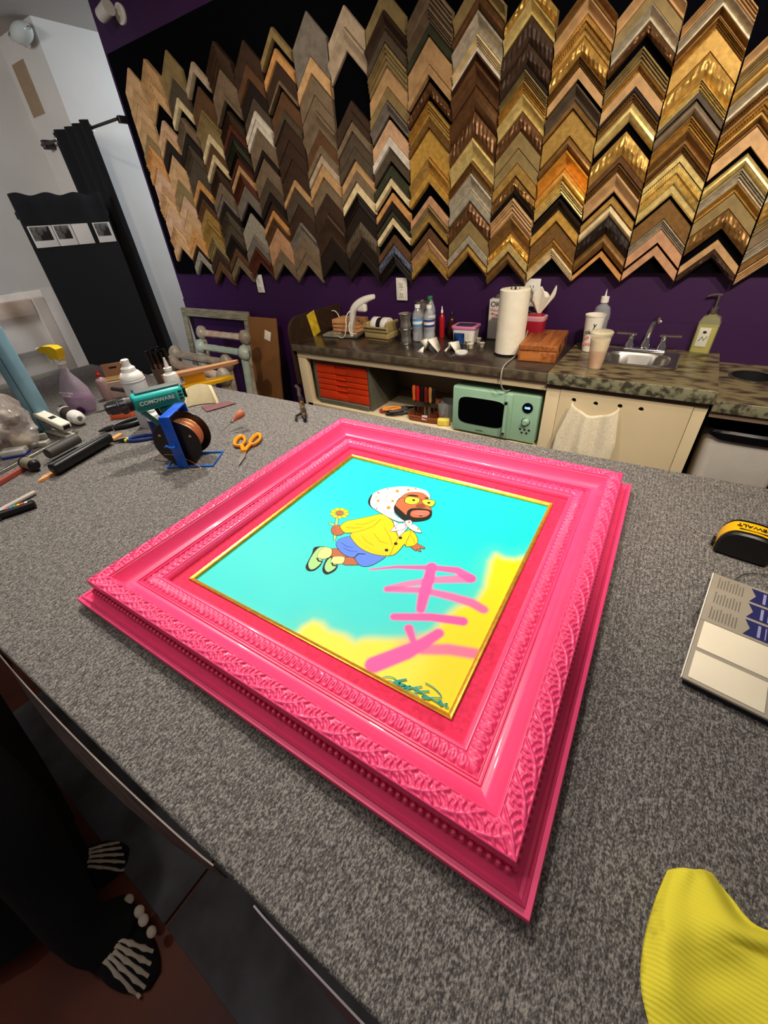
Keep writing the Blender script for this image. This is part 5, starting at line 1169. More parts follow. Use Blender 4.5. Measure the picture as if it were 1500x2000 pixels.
# spray can
p = tp(292, 838); sc_ = thing('spray_can', 'white aerosol spray can behind the drill', 'spray can', (p.x-.03, p.y+.03, p.z)); sc_.scale = (1.2, 1.2, 1.08)
MB().lathe([(.001, .001), (.033, 0), (.0345, .003), (.0345, .165), (.036, .167), (.036, .170), (.0335, .172)], 36, close=False).build('can_body', mat('can_white_paint', (222, 224, 222), .3, rgb2=(204, 208, 212), scale=10), sc_)
MB().lathe([(.0335, .172), (.035, .174), (.034, .183), (.026, .196), (.022, .198), (.020, .210), (.013, .216), (.013, .219), (.001, .219)], 36, close=False).build('can_shoulder', white_plastic, sc_)
MB().lathe([(.001, .2192), (.0115, .2192), (.0115, .236), (.009, .238), (.001, .238)], 20).cyl((-.004, -.009, .230), (-.005, -.0125, .230), .003, n=8).build('nozzle', white_plastic, sc_)
MB().at((.022, -.028, .10)).rbox(-.011, .011, -.0004, .0008, -.045, .045, .0003).build('blue_print', mat('blue_grey_print', (96, 110, 150), .5, var=.4, scale=80), sc_, rot=(0, 0, 0), loc=(0, 0, 0))
# blue labelled glue bottle behind the rack
p = tp(316, 862); gb_ = thing('glue_bottle', 'white bottle with a dark blue label between the drill and the blue rack', 'bottle', (p.x-.045, p.y+.03, p.z))
MB().lathe([(.001, .001), (.026, 0), (.028, .004), (.028, .075), (.024, .088), (.012, .096), (.012, .103), (.001, .103)], 28, close=False).build('bottle_body', white_plastic, gb_)
MB().lathe([(.0284, .010), (.0287, .012), (.0287, .068), (.0284, .070)], 28, close=False).build('blue_label', mat('navy_label', (24, 32, 112), .35, rgb2=(20, 26, 96), scale=40), gb_)
# white glue bottle with pointed nozzle
p = tp(350, 800); wg = thing('nozzle_bottle', 'white bottle with a pointed nozzle behind the drill', 'bottle', (p.x-.10, p.y+.07, p.z), rot=(0, 0, 0))
MB().lathe([(.001, .001), (.030, 0), (.032, .004), (.032, .105), (.027, .122), (.014, .130), (.014, .136), (.017, .137), (.017, .148), (.009, .150), (.0035, .190), (.001, .190)], 28, close=False).build('bottle_body', mat('milky_bottle', (236, 232, 220), .4, var=0), wg)
# cup of markers
p = tp(306, 766); mc = thing('marker_cup', 'short grey cup full of black marker pens behind the spray can', 'cup', (p.x-.06, p.y+.10, p.z))
MB().lathe([(.001, .001), (.042, 0), (.044, .003), (.048, .085), (.049, .087), (.047, .087), (.042, .006), (.001, .005)], 28, close=False).build('cup_body', mat('brown_grey_cup', (112, 92, 82), .4, var=.1), mc)
pos_ = [(0, 0)]+[(.019*math.cos(a), .019*math.sin(a)) for a in [2*PI*i/6 for i in range(6)]]+[(.034*math.cos(a), .034*math.sin(a)) for a in [2*PI*i/11 for i in range(11)]]
for i, (x, y) in enumerate(pos_):
    h = .152+.018*((i*5) % 7)/7; tx, ty = y*-.25, x*.25
    t = thing('marker_pen', 'black marker pen at the middle of the grey cup of pens' if i == 0 else ('black marker pen in the tight inner ring of the grey cup' if i < 7 else 'black marker pen leaning outward at the rim of the grey cup'), 'marker pen', (mc.location.x+x*.9, mc.location.y+y*.9, mc.location.z+.0066), rot=(-y*2.0, x*2.0, 0), group='black markers in the grey cup')
    MB().lathe([(.001, 0), (.0072, 0), (.0072, h*.66), (.001, h*.66)], 12).build('barrel', mat('brown_barrel', (120, 84, 72), .4, var=.1) if i % 3 else black_plastic, t)
    MB().lathe([(.0080, h*.662), (.0084, h*.665), (.0080, h-.002), (.006, h), (.001, h)], 12, close=False).build('pen_cap', mat('glossy_black', (10, 10, 11), .15, var=0), t)
# awl
tipp = on_z(423, 852, T); he = on_z(476, 804, T+.062); aw = thing('awl', 'pointed awl with a pinkish wooden handle near the scissors', 'awl', (tipp.x, tipp.y, T+.0012))
d = Vector((he.x-tipp.x, he.y-tipp.y, .062)); dn = d.normalized(); LA = d.length
mb = MB(); P_ = [dn*(LA*k) for k in (0, .25, .52)]; mb.tube(P_, .002, 8, rs=[.0004, .0016, .0022]); mb.build('spike', steel, aw)
MB().tube([dn*(LA*k) for k in (.525, .56, .63)], .005, 12, rs=[.0045, .0062, .0060]).build('ferrule', steel, aw)
MB().tube([dn*(LA*k) for k in (.635, .70, .78, .88, .96, 1.0)], .01, 14, rs=[.0065, .0080, .0125, .0155, .0135, .006]).build('wooden_handle', wood('pinkish_beech', (204, 128, 92), (182, 104, 72), 10, (1, 1, 1)), aw)
# scissors
sa, srz, sl_ = line_obj((467, 912), (490, 852)); orh = mat('orange_scissor_plastic', (244, 150, 24), .3, var=0, coat=.2)
ss = thing('scissors', 'orange handled scissors lying on the carpet left of the pink frame', 'scissors', sa, srz)
SL = .225
def oblade(s): return [(0, 0), (SL*.25, s*.010), (SL*.45, s*.008), (SL*.45, -s*.003), (SL*.2, -s*.002)]
MB().prism(oblade(1), .001, .003).build('blade', steel, ss); MB().prism(oblade(-1), .0034, .0052).build('blade', steel, ss)
MB().cyl((SL*.40, 0, .0052), (SL*.40, 0, .0068), .005, n=14).build('pivot', brass, ss)
for s, w_, k in ((1, .026, .60), (-1, .023, .66)):
    c = Vector((SL*.76, s*.027, .008)); pts = []
    for i in range(20):
        a = 2*PI*i/20; rr2 = 1; pts.append((c.x+.040*math.cos(a)*(1+.15*math.cos(a)), c.y+s*(w_-.004)*math.sin(a)*.8+s*.004*math.cos(a), c.z))
    MB().tube(pts, .006, 10, closed=True, rs=[(.0075, .0055)]*20).tube([(SL*.42, s*.004, .0065), (SL*.52, s*.007, .0075), (SL*.60, s*.014, .008)], .006, 10, rs=[(.005, .006), (.007, .0085), (.0065, .008)]).build('handle', orh, ss)
# pliers with blue grips
pa, prz, pl = line_obj((222, 866), (322, 852), .0); pbl = mat('navy_grip', (34, 58, 128), .35, var=0)
pp = thing('pliers', 'long nose pliers with dark blue grips and yellow bands beside the blue rack', 'pliers', (pa.x, pa.y, pa.z+.006), prz)
MB().tube([(0, 0, 0), (.02, 0, .001), (.045, 0, .001)], .006, 10, rs=[(.003, .002), (.005, .006), (.007, .012)]).build('jaw', gun, pp)
for s in (1, -1):
    MB().tube(smooth_pts([(.052, s*.008, 0), (.08, s*.018, 0), (.12, s*.020, 0), (.155, s*.014, 0)], 5), .0055, 10).build('grip', pbl, pp)
    MB().tube([(.046, s*.007, 0), (.054, s*.009, 0)], .0062, 10).build('yellow_band', mat('yellow_band', (222, 214, 60), .4, var=0), pp)
# black handled tools left of the rack
a_, rz_, l_ = line_obj((200, 846), (262, 828)); bt = thing('black_pliers', 'big black handled pliers lying left of the spray can', 'pliers', (a_.x, a_.y, a_.z+.009), rz_)
MB().tube([(-.01, 0, 0), (.02, 0, .001), (.04, 0, .001)], .006, 10, rs=[(.003, .003), (.008, .012), (.008, .014)]).build('jaw', gun, bt)
for s in (1, -1): MB().tube(smooth_pts([(.045, s*.010, 0), (.09, s*.026, .001), (.14, s*.026, .001), (.19, s*.016, .001)], 5), .0095, 10).build('grip', black_plastic, bt)
# yellow saw and wooden board at the far edge
a_, rz_, l_ = line_obj((336, 760), (424, 742)); yel = mat('yellow_paint', (234, 176, 20), .4, var=.05)
ys = thing('yellow_tool', 'yellow flat hand tool under a tan wooden block at the far table edge', 'tool', (a_.x+.03, a_.y-.02, a_.z), rz_)
poly = [(0, -.02), (.05, -.035), (.22, -.030), (.30, -.005), (.28, .02), (.18, .032), (.03, .03), (-.01, .01)]
MB().prism(poly, 0, .016).build('base', yel, ys); MB().prism([(.07, .008), (.09, .030), (.15, .040), (.17, .012)], .0162, .062).build('grip', yel, ys)
wb2 = tag(MB().prism([(0, -.022), (.10, -.025), (.33, -.004), (.345, .010), (.335, .022), (.05, .028), (-.02, .012)], 0, .016).build('wooden_block', wood('tan_beech', (206, 152, 104), (184, 128, 84), 5, (1, 12, 12)), loc=(ys.location.x, ys.location.y, T+.064), rz=rz_+.03), 'long tan wooden block resting on top of the yellow tool', 'block')
# cream corner piece, dark red scrap, green scrap
p = tp(378, 803); cr_ = MB()
def crn(u, v):
    a = PI*(.02+.96*u); r = .062*(1-.25*v)+.006*math.sin(5*u+2); return (r*math.cos(a)*1.1, .5*r*math.sin(a)-.02+.035*v, .078*(v**.8)*(1-.25*abs(u-.5)))
tag(MB().sheet(26, 12, crn, .012).build('carved_corner_piece', mat('cream_resin', (232, 216, 170), .6, var=.05, scale=40, bump=.2), loc=(p.x-.03, p.y+.07, p.z), rz=.75), 'cream coloured hollow corner piece on the table behind the blue rack', 'corner piece')
a_, rz_, l_ = line_obj((404, 800), (446, 788)); tag(MB().sheet(14, 10, lambda u, v: (-.01+.13*u*(1-.2*v), -.035+.08*v*(1-.3*u), .002+.003*math.sin(9*u)*math.sin(7*v)**2), .0012).build('red_paper_scrap', mat('dark_rose_paper', (112, 72, 74), .8, var=.1), loc=(a_.x, a_.y, a_.z+.002), rz=rz_), 'dull dark red scrap lying flat right of the cream corner piece', 'scrap')
p = tp(392, 768); tag(MB().ball((0, 0, .014), (.028, .016, .0135), 14, 8).build('green_pad', mat('green_felt', (30, 96, 44), .8, var=.1), loc=(p.x, p.y, p.z)), 'small green pad peeking out behind the cream corner piece', 'pad')
# air hose tool
a_ = on_z(597, 826, T); b_ = on_z(586, 772, T); d = b_-a_; ah = thing('air_nozzle', 'black and brass air line fitting lying on the far side of the table', 'air tool', (a_.x, a_.y, T+.0125), math.atan2(d.y, d.x))
k_ = d.length
MB().tube([(0, 0, 0), (.03, 0, 0)], .009, 10, rs=[.006, .010]).build('nozzle_tip', black_plastic, ah)
for x0, x1, r_, m_ in ((.031, .055, .009, brass), (.056, .10, .0115, gun), (.101, .125, .009, brass), (.126, .16, .012, chrome), (.161, .19, .009, brass), (.191, .24, .011, black_plastic)):
    MB().cyl((x0, 0, 0), (x1, 0, 0), r_, n=10).build('fitting', m_, ah)
MB().tube([(.07, .010, 0), (.05, .030, 0), (.02, .034, -.003)], .005, 8).build('trigger_lever', gun, ah)
hpts = [(.241, 0, 0), (.30, .004, .0), (.36, .0, .0), (.42, .01, -.003)]
MB().tube(hpts, .008, 10).build('hose', mat('dark_brown_hose', (52, 38, 30), .5, var=.05), ah)
# spray bottle with purple liquid
p = tp(158, 806); sb = thing('spray_bottle', 'clear trigger spray bottle of purple liquid with a yellow head', 'spray bottle', (p.x, p.y+.02, p.z), .25); sb.scale = (1.25, 1.15, 1.03)
sqr([(.044, 0), (.047, .004), (.055, .03), (.058, .06), (.053, .10), (.036, .135), (.018, .165), (.014, .19), (.014, .205)], .8, 36, .62).build('bottle_body', mat('bottle_clear', (214, 196, 212), .08, var=0, alpha=.34), sb)
sqr([(.0435, .004), (.0455, .008), (.0535, .03), (.0555, .055), (.0535, .072)], .8, 36, .62).build('cleaning_liquid', mat('purple_liquid', (150, 90, 150), .1, var=0, alpha=.55), sb)
MB().ball((.022, -.030, .020), (.022, .004, .017), 14, 8).build('label_disc', mat('purple_disc', (70, 20, 80), .4, var=0), sb)
for i, (w_, z_) in enumerate(((.060, .094), (.036, .082))):
    mb = MB()
    for k in range(9): x = -w_/2+w_*k/8; mb.tube([(x, -.0372-.0012*i, z_-.004), (x+.002, -.0372-.0012*i, z_+.004), (x+.004, -.0372-.0012*i, z_-.003)], .0006, 4)
    mb.build('worn_lettering', white_plastic, sb)
MB().lathe([(.015, .200), (.017, .202), (.017, .222), (.013, .224), (.001, .224)], 20, close=False).build('neck_collar', white_plastic, sb)
hp_ = [(.030, .262), (.012, .272), (-.030, .272), (-.058, .262), (-.060, .247), (-.034, .246), (-.018, .236), (-.014, .222), (.022, .222), (.024, .240), (.030, .250)]
n = len(hp_); MB().add([(x, y, z) for y in (-.014, .014) for x, z in hp_], [(i, (i+1) % n, n+(i+1) % n, n+i) for i in range(n)]+[tuple(range(n)), tuple(range(2*n-1, n-1, -1))]).build('trigger_head', mat('yellow_head', (238, 196, 16), .4, var=0), sb, mods=())
MB().cyl((-.060, 0, .254), (-.076, 0, .253), .010, .009, 12).tube([(-.040, 0, .246), (-.048, 0, .225), (-.044, 0, .205)], .004, 8).build('nozzle', white_plastic, sb)
# upright light blue sleeve
p = tp(86, 862); bx_ = MB()
bx_.rbox(-.034, .034, -.030, .030, 0, .40, .016); o = bx_.rbox(.010, .012, -.0312, -.0300, 0.01, .39, .0004, 1).build('blue_sleeve', [mat('pale_blue_cloth', (132, 172, 186), .7, rgb2=(112, 150, 166), scale=9, bump=.2), black_matte], loc=(p.x-.105, p.y+.06, p.z), rz=.5)
tag(o, 'tall pale blue wrapped sleeve standing upright left of the spray bottle', 'sleeve')
# translucent bag
p = tp(6, 915)
def bagf(u, v):
    a = 2*PI*u; r = math.sin(PI*(.10+.88*v))**.45; q = Vector((math.cos(a)*2.2, math.sin(a)*2.2, v*3.5)); k = .022*mnoise.noise(q)+.012*abs(mnoise.noise(q*2.7))-.010*abs(mnoise.noise(q*1.6+Vector((7, 0, 0)))); return ((.115*r+k)*math.cos(a), (.080*r+k)*math.sin(a), .002+.20*v+.03*mnoise.noise(q+Vector((0, 5, 0)))*v)
bg = thing('plastic_bag', 'crumpled translucent plastic bag of small parts at the left edge of the photo', 'bag', (p.x-.14, p.y+.10, p.z))
MB().grid(60, 34, bagf, 0, True).build('bag_film', mat('cloudy_bag', (214, 206, 196), .15, rgb2=(176, 162, 148), scale=24, bump=1.0, bscale=40, alpha=.42, coat=.5), bg, smooth=None)
for i, (x, y, z, r_, c_) in enumerate(((-.03, 0, .03, .030, (120, 60, 54)), (.04, .01, .035, .032, (170, 150, 120)), (.0, -.02, .08, .030, (196, 186, 170)), (.03, .02, .11, .026, (110, 96, 84)), (-.04, .015, .12, .026, (180, 170, 156)))):
    MB().ball((x, y, z), (r_*1.2, r_, r_*.8), 12, 8).build('packed_part', mat('packed_%d' % i, c_, .5, var=.2), bg)
# stapler
a_, rz_, l_ = line_obj((143, 852), (92, 838)); stp = thing('stapler', 'white desk stapler lying among the tools at the left of the table', 'stapler', (a_.x, a_.y-.01, a_.z), rz_); stp.scale = (1.15, 1.2, 1.2)
MB().rbox(-.010, .165, -.016, .016, 0, .010, .004).build('base', mat('grey_base', (170, 164, 150), .4, var=0), stp)
MB().at((0, 0, 0), 0, 0, -.10).rbox(.0, .165, -.012, .012, .018, .030, .003).build('magazine', steel, stp)
MB().at((0, 0, 0), 0, 0, -.16).rbox(-.008, .168, -.017, .017, .031, .052, .006).build('top_arm', mat('ivory_plastic', (232, 226, 206), .35, var=0), stp)
MB().at((0, 0, 0), 0, 0, -.16).rbox(-.0095, -.0082, -.010, .010, .034, .046, .0004).build('dark_mark', black_matte, stp)
MB().at((0, 0, 0), 0, 0, -.16).rbox(.05, .07, -.009, .009, .0521, .0527, .0002).build('dark_mark', black_matte, stp)
# white cordless screwdriver
a_, rz_, l_ = line_obj((163, 832), (112, 808)); cs = thing('cordless_screwdriver', 'fat white and black handheld tool in front of the spray bottle', 'electric screwdriver', (a_.x, a_.y, a_.z+.030), rz_); cs.scale = (1.05, 1.22, 1.22)
MB().tube([(-.004, 0, 0), (.004, 0, 0), (.03, 0, 0), (.05, 0, 0)], .02, 16, rs=[.012, .020, .0235, .0235]).build('front_body', white_plastic, cs)
MB().tube([(.0505, 0, 0), (.09, 0, 0), (.118, 0, 0)], .02, 16, rs=[.0240, .0225, .0235]).build('rubber_grip', mat('dark_brown_rubber', (48, 34, 30), .6, var=.05), cs)
MB().tube([(.1185, 0, 0), (.15, 0, 0), (.172, 0, 0), (.178, 0, 0)], .02, 16, rs=[.0235, .0225, .018, .010]).build('rear_body', white_plastic, cs)
MB().rbox(.135, .160, -.007, .007, .0195, .0245, .002).build('button', mat('grey_button', (90, 92, 88), .5, var=0), cs)
MB().lathe([(.001, .0), (.007, 0), (.007, .003), (.001, .003)], 12).build('socket_hole', gr2, cs, loc=(-.0045, 0, .002), rot=(0, -PI/2, 0))
# rulers and sticks at lower left
def bar(a, b, w, h, m, nm, label, cat, dz=0, r=.001, ext0=0, parts=None):
    p_, rz2, l2 = line_obj(a, b, dz); o = MB().rbox(-ext0, l2, -w/2, w/2, 0, h, r).build(nm, m, loc=(p_.x, p_.y, p_.z), rz=rz2); return tag(o, label, cat)
bar((-60, 958), (150, 846), .018, .010, steel, 'metal_ruler', 'long shiny metal rule running under the tools at lower left', 'ruler', 0)
bar((-60, 985), (58, 914), .012, .016, mat('brick_red_paint', (160, 74, 60), .5, var=.06), 'red_stick', 'brick red stick beside the metal rule at the left edge', 'stick', 0)
a_, rz_, l_ = line_obj((74, 944), (238, 850)); bts = tag(MB().prism([(0, -.004), (.02, -.010), (l_*.5, -.012), (l_, -.010), (l_, .010), (l_*.5, .012), (.03, .010)], 0, .008).build('wooden_stick', wood('orange_beech', (232, 172, 116), (210, 148, 92), 7, (1, 14, 14)), loc=(a_.x, a_.y, a_.z), rz=rz_), 'pointed orange wooden stick with black grip lying across the left of the table', 'stick')
a_, rz_, l_ = line_obj((103, 921), (216, 856), .02); bbar = thing('black_tube', 'thick black square tube lying on top of the orange wooden stick', 'tube', (a_.x, a_.y, T+.0095), rz_)
MB().rbox(0, l_, -.018, .018, 0, .034, .010).build('tube_body', black_plastic, bbar)
MB().rbox(.004, l_*.98, -.003, .003, .0342, .0348, .0002).build('seam', gr2, bbar)
a_, rz_, l_ = line_obj((92, 897), (150, 866), .02); tag(MB().tube([(0, 0, .020), (l_, 0, .020)], .018, 16, rs=[(.018, .019), (.019, .019)]).build('dark_roll', mat('dark_grey_foam', (62, 58, 54), .6, var=.06), loc=(a_.x-.01, a_.y+.012, T+.012), rz=rz_), 'dark grey foam roll just behind the black square tube', 'roll')
a_, rz_, l_ = line_obj((52, 905), (92, 918), .02); cn = thing('film_canister', 'short taupe cylinder with a black end at the near end of the black tube', 'cylinder', (a_.x, a_.y, T+.0225), rz_)
MB().cyl((0, 0, 0), (.048, 0, 0), .020, n=22).build('barrel', mat('taupe_plastic', (126, 120, 102), .45, var=.04), cn)
MB().cyl((-.006, 0, 0), (-.0003, 0, 0), .021, n=22).cyl((.0483, 0, 0), (.062, 0, 0), .019, .013, n=10).build('black_end', black_plastic, cn)
p = tp(24, 896); d1 = thing('white_case', 'small white case with a blue edge near the left side of the table', 'case', (p.x-.02, p.y+.015, p.z), .9)
MB().rbox(-.03, .045, -.022, .022, .0062, .026, .003).build('case_lid', mat('case_white', (206, 202, 194), .4, var=0), d1); MB().rbox(-.032, .047, -.024, .024, 0, .006, .002).build('blue_edge', mat('royal_blue', (28, 48, 150), .4, var=0), d1)
p = tp(70, 876); d2 = thing('grey_dispenser', 'grey plastic dispenser standing between the white case and the stapler', 'dispenser', (p.x-.02, p.y+.01, p.z), .9)
MB().rbox(-.035, .045, -.02, .02, 0, .016, .003).build('tray', mat('grey_base', (170, 164, 150)), d2); MB().rbox(-.035, .045, .006, .020, .0162, .040, .005).build('hood', mat('grey_hood', (140, 138, 128), .4, var=0), d2)
# pens at the left edge
a_, rz_, l_ = line_obj((73, 965), (-20, 1015)); pn = thing('grey_pen', 'slim light grey pen, the thinner of the two pens at the left edge', 'pen', (a_.x, a_.y, a_.z+.008), rz_); pn.scale = (1.1, 1.35, 1.35)
MB().tube([(0, 0, 0), (.004, 0, 0), (.07, 0, 0), (.16, 0, 0)], .005, 12, rs=[.002, .0052, .0055, .0055]).build('barrel', mat('light_grey_pen', (176, 168, 156), .4, var=0), pn)
a_, rz_, l_ = line_obj((74, 990), (-20, 1022)); pm_ = thing('paint_marker', 'fat grey paint marker with a black label and rainbow stripe at the left edge', 'marker', (a_.x, a_.y, a_.z+.0125), rz_); pm_.scale = (1.0, 1.4, 1.4)
MB().tube([(0, 0, 0), (.003, 0, 0), (.085, 0, 0)], .008, 16, rs=[.006, .0085, .0085]).build('black_barrel', black_plastic, pm_)
MB().tube([(.0853, 0, 0), (.10, 0, 0), (.15, 0, 0)], .008, 16, rs=[.0092, .0092, .0085]).build('grey_cap', mat('grey_cap', (140, 146, 150), .4, var=0), pm_)
for i, (c_) in enumerate(((220, 210, 200), (212, 80, 60), (230, 190, 50), (80, 160, 90), (60, 130, 200), (200, 70, 70))):
    MB().rbox(.014+i*.009, .0215+i*.009, -.0035, .0035, .0080, .0089, .0002).build('stripe', mat('stripe_%d' % i, c_, .4, var=0), pm_)
text_part('PAINT', .0062, white_plastic, pm_, (.074, 0, .0090), (0, 0, PI))
# small boxes behind
p = tp(222, 800); cbx = thing('cardboard_tray', 'open cardboard box with a hanger flap behind the spray bottle', 'box', (p.x-.16, p.y+.16, p.z), 1.0)
MB().rbox(-.085, .085, -.055, .055, 0, .075, .002).build('box_body', mat('pale_pink_card', (186, 158, 142), .7, var=.05), cbx)
MB().rbox(-.075, .035, .045, .048, .0752, .135, .001).build('hanger_flap', mat('flap_card', (170, 130, 98), .7, var=.05), cbx)
MB().rbox(-.045, -.012, .0435, .0448, .112, .120, .0005).build('hang_slot', black_matte, cbx)
MB().rbox(-.07, .06, -.045, .03, .0752, .082, .003).build('product_window', mat('product_print', (186, 88, 66), .4, rgb2=(120, 130, 70), scale=22), cbx)
p = tp(206, 790); squeeze((p.x-.06, p.y+.05, p.z), 'small bottle with a red pointed cap right of the spray bottle', mat('pinkish_bottle', (170, 140, 134), .3, var=0), redm, .135, .024, 'red_cap_bottle')
p = tp(243, 822); tag(MB().rbox(-.045, .045, -.03, .03, 0, .032, .003).build('orange_box', mat('orange_card', (236, 98, 52), .5, var=.05), loc=(p.x-.05, p.y+.03, p.z), rz=.7), 'small bright orange box under the drill chuck', 'box')
a_, rz_, l_ = line_obj((214, 790), (240, 800), .045); tag(MB().tube([(0, 0, 0), (.06, 0, 0), (.062, 0, 0), (.11, 0, 0)], .008, 12, rs=[.0085, .0085, .0098, .0092]).build('black_marker', black_plastic, loc=(a_.x-.03, a_.y+.05, T+.0925), rz=rz_+.2), 'black marker pen lying on the pink card box beside the drill', 'marker pen')
# right side: tape measure, sample card, cloth
a_ = on_z(1395, 1075, T); b_ = on_z(1480, 1098, T); d = b_-a_
tm = thing('tape_measure', 'yellow and black tape measure lying on the right of the table', 'tape measure', ((a_.x+b_.x)/2+.006, (a_.y+b_.y)/2+.018, T+.0008), math.atan2(d.y, d.x)-.10)
yw = mat('yellow_tape_case', (244, 180, 10), .35, var=0, coat=.2)
def tcase(y0, y1, infl):
    prof = [(-.044, .006), (-.043, .034), (-.030, .055), (-.010, .0605), (.018, .0605), (.036, .054), (.046, .036), (.046, .008), (.038, 0), (-.036, 0)]
    P = rnd([((x)*infl, .030+(z-.030)*infl) for x, z in prof], 3); n = len(P); mb = MB(); return P
for nm_, y0, y1, inf, m_ in (('rubber_side', -.030, -.0185, .985, black_plastic), ('yellow_case', -.018, .018, 1.0, yw), ('rubber_side', .0185, .030, .985, black_plastic)):
    P = tcase(y0, y1, inf); n = len(P); mb = MB(); L2 = [(y0, .90 if y0 < -.02 else 1), (y0+.004, 1), (y1-.004, 1), (y1, .90 if y1 > .02 else 1)]
    vs = [(x*k, y, .030+(z-.030)*k) for y, k in L2 for x, z in P]
    mb.add(vs, [(j*n+i, j*n+(i+1) % n, (j+1)*n+(i+1) % n, (j+1)*n+i) for j in range(3) for i in range(n)]+[tuple(range(n)), tuple(range(4*n-1, 3*n-1, -1))]); o = mb.build(nm_, m_, tm, loc=(0, 0, .0012))
text_part('DEWALT', .0145, blackp, tm, (.004, .003, .0624), (0, 0, PI), spacing=1.0, th=.0007)
MB().rbox(-.020, .026, -.0125, -.0095, .0610, .0626, .0003).build('dark_band', blackp, tm)
MB().rbox(-.050, -.043, -.010, .010, .002, .014, .001).build('tape_hook', black_plastic, tm)
# sample card
bk = thing('sample_card', 'cream and grey printed card book with dark blue ribbon marks at the right edge', 'card book', (0, 0, 0))
A4 = [on_z(*q, T+.018) for q in ((1333, 1322), (1376, 1211), (1388, 1116))]; xdir = (on_z(1500, 1404, T+.018)-A4[0]).normalized()
xdir.z = 0; bx0 = A4[0]; ydir = Vector((-xdir.y, xdir.x, 0)); Lx = .30
L1 = (A4[1]-A4[0]).dot(ydir); L2_ = (A4[2]-A4[0]).dot(ydir); bang = math.atan2(xdir.y, xdir.x)
bk.location = (bx0.x, bx0.y, T+.0008); bk.rotation_euler = (0, 0, bang)
cardg = mat('grey_board', (168, 158, 140), .5, rgb2=(150, 140, 122), scale=5)
mb = MB().rbox(0, Lx, 0, L1, .012, .0165, .0008); mb.build('lower_leaf', cardg, bk)
o = MB().at((0, L1, 0)).rbox(0, Lx, .0008, L2_-L1, .012, .0165, .0008).build('upper_leaf', cardg, bk)
MB().rbox(-.0022, -.0005, 0, L2_, .0122, .0168, .0004).build('white_binding', paper_white, bk)
MB().rbox(.003, Lx, .003, L2_-.004, 0, .0115, .0008).build('dark_cover', mat('navy_cover', (26, 30, 44), .5, var=0), bk)
cpm = mat('cream_page', (240, 228, 200), .6, var=.02)
for y0, y1 in ((.006, L1*.46), (L1*.52, L1*.985)): MB().rbox(.006, .098, y0, y1, .0167, .0175, .0002).build('blank_panel', cpm, bk)
nav = mat('navy_print', (38, 40, 92), .5, var=.05); prt = mat('grey_small_print', (112, 104, 92), .7, var=0)
sg = (L2_-L1)/3.15
for i in range(3):
    y0 = L1+.006+i*sg; y1 = y0+sg*.86; mb = MB()
    mb.prism([(.058, y0), (.112, y0), (.112, y1), (.058, y1), (.066, (y0+y1)/2)], .0166, .0170); mb.build('ribbon_mark', nav, bk)
    mb = MB()
    for k in range(9): x = .010+k*.0045; mb.box(x, x+.0016, y0+.004, y0+(y1-y0)*(.95-.25*((k*5) % 3)/3), .0166, .0168)
    mb.build('fine_print', prt, bk); mb = MB()
    for k in range(7): x = .122+k*.010; mb.box(x, x+.0022, y0+.002, y0+(y1-y0)*(.9-.3*((k*7) % 4)/4), .0166, .0168)
    mb.build('fine_print', prt, bk)
    mb = MB()
    for k, x in enumerate((.076, .086, .093, .101)): mb.box(x, x+(.004 if k in (0, 3) else .0015), y0+.004, y1-.005, .0171, .0172)
    mb.build('ribbon_print', mat('pale_violet_print', (150, 146, 182), .6, var=0), bk)
mb = MB()
for k in range(9): x = .128+k*.012; mb.box(x, x+.0025, .01, L1*(.38+.1*((k*7) % 3)/3), .0166, .0168)
mb.build('fine_print', prt, bk); mb = MB()
for k in range(9): x = .128+k*.012; mb.box(x, x+.0025, L1*.55, L1*(.8+.15*((k*5) % 3)/3), .0166, .0168)
mb.build('fine_print', prt, bk)
wp_ = [on_z(*q, T+.004) for q in ((1436, 1132), (1452, 1122), (1475, 1120), (1510, 1124))]
tag(MB().tube(smooth_pts(wp_, 5), .0009, 6).build('picture_wire', steel), 'thin silver wire curl sticking out above the printed card book', 'wire')
wp_ = [on_z(*q, T+.004) for q in ((1361, 1222), (1355, 1208), (1360, 1196), (1368, 1190))]
tag(MB().tube(smooth_pts(wp_, 5), .0009, 6).build('picture_wire', steel), 'short silver wire loop sticking out left of the printed card book', 'wire')
# yellow cloth
ycm = bpy.data.materials.new('yellow_microfibre'); ycm.use_nodes = True; nt = ycm.node_tree; b = nt.nodes['Principled BSDF']; b.inputs['Roughness'].default_value = .95
b.inputs['Specular IOR Level'].default_value = .1
tc_ = nt.nodes.new('ShaderNodeTexCoord'); wv = nt.nodes.new('ShaderNodeTexWave'); wv.bands_direction = 'Y'; wv.inputs['Scale'].default_value = 75; wv.inputs['Distortion'].default_value = 1.5; wv.inputs['Detail'].default_value = 2
nz_ = nt.nodes.new('ShaderNodeTexNoise'); nz_.inputs['Scale'].default_value = 26; nz_.inputs['Detail'].default_value = 5
nt.links.new(tc_.outputs['Object'], wv.inputs['Vector']); nt.links.new(tc_.outputs['Object'], nz_.inputs['Vector'])
rp = nt.nodes.new('ShaderNodeValToRGB'); rp.color_ramp.elements[0].position = .22; rp.color_ramp.elements[0].color = (*s2l((150, 140, 40)), 1); rp.color_ramp.elements[1].position = .42; rp.color_ramp.elements[1].color = (*s2l((232, 218, 66)), 1)
nt.links.new(nz_.outputs[0], rp.inputs[0]); nt.links.new(rp.outputs[0], b.inputs['Base Color'])
bp = nt.nodes.new('ShaderNodeBump'); bp.inputs['Strength'].default_value = .35; bp.inputs['Distance'].default_value = .0010; nt.links.new(wv.outputs['Fac'], bp.inputs['Height']); nt.links.new(bp.outputs[0], b.inputs['Normal'])
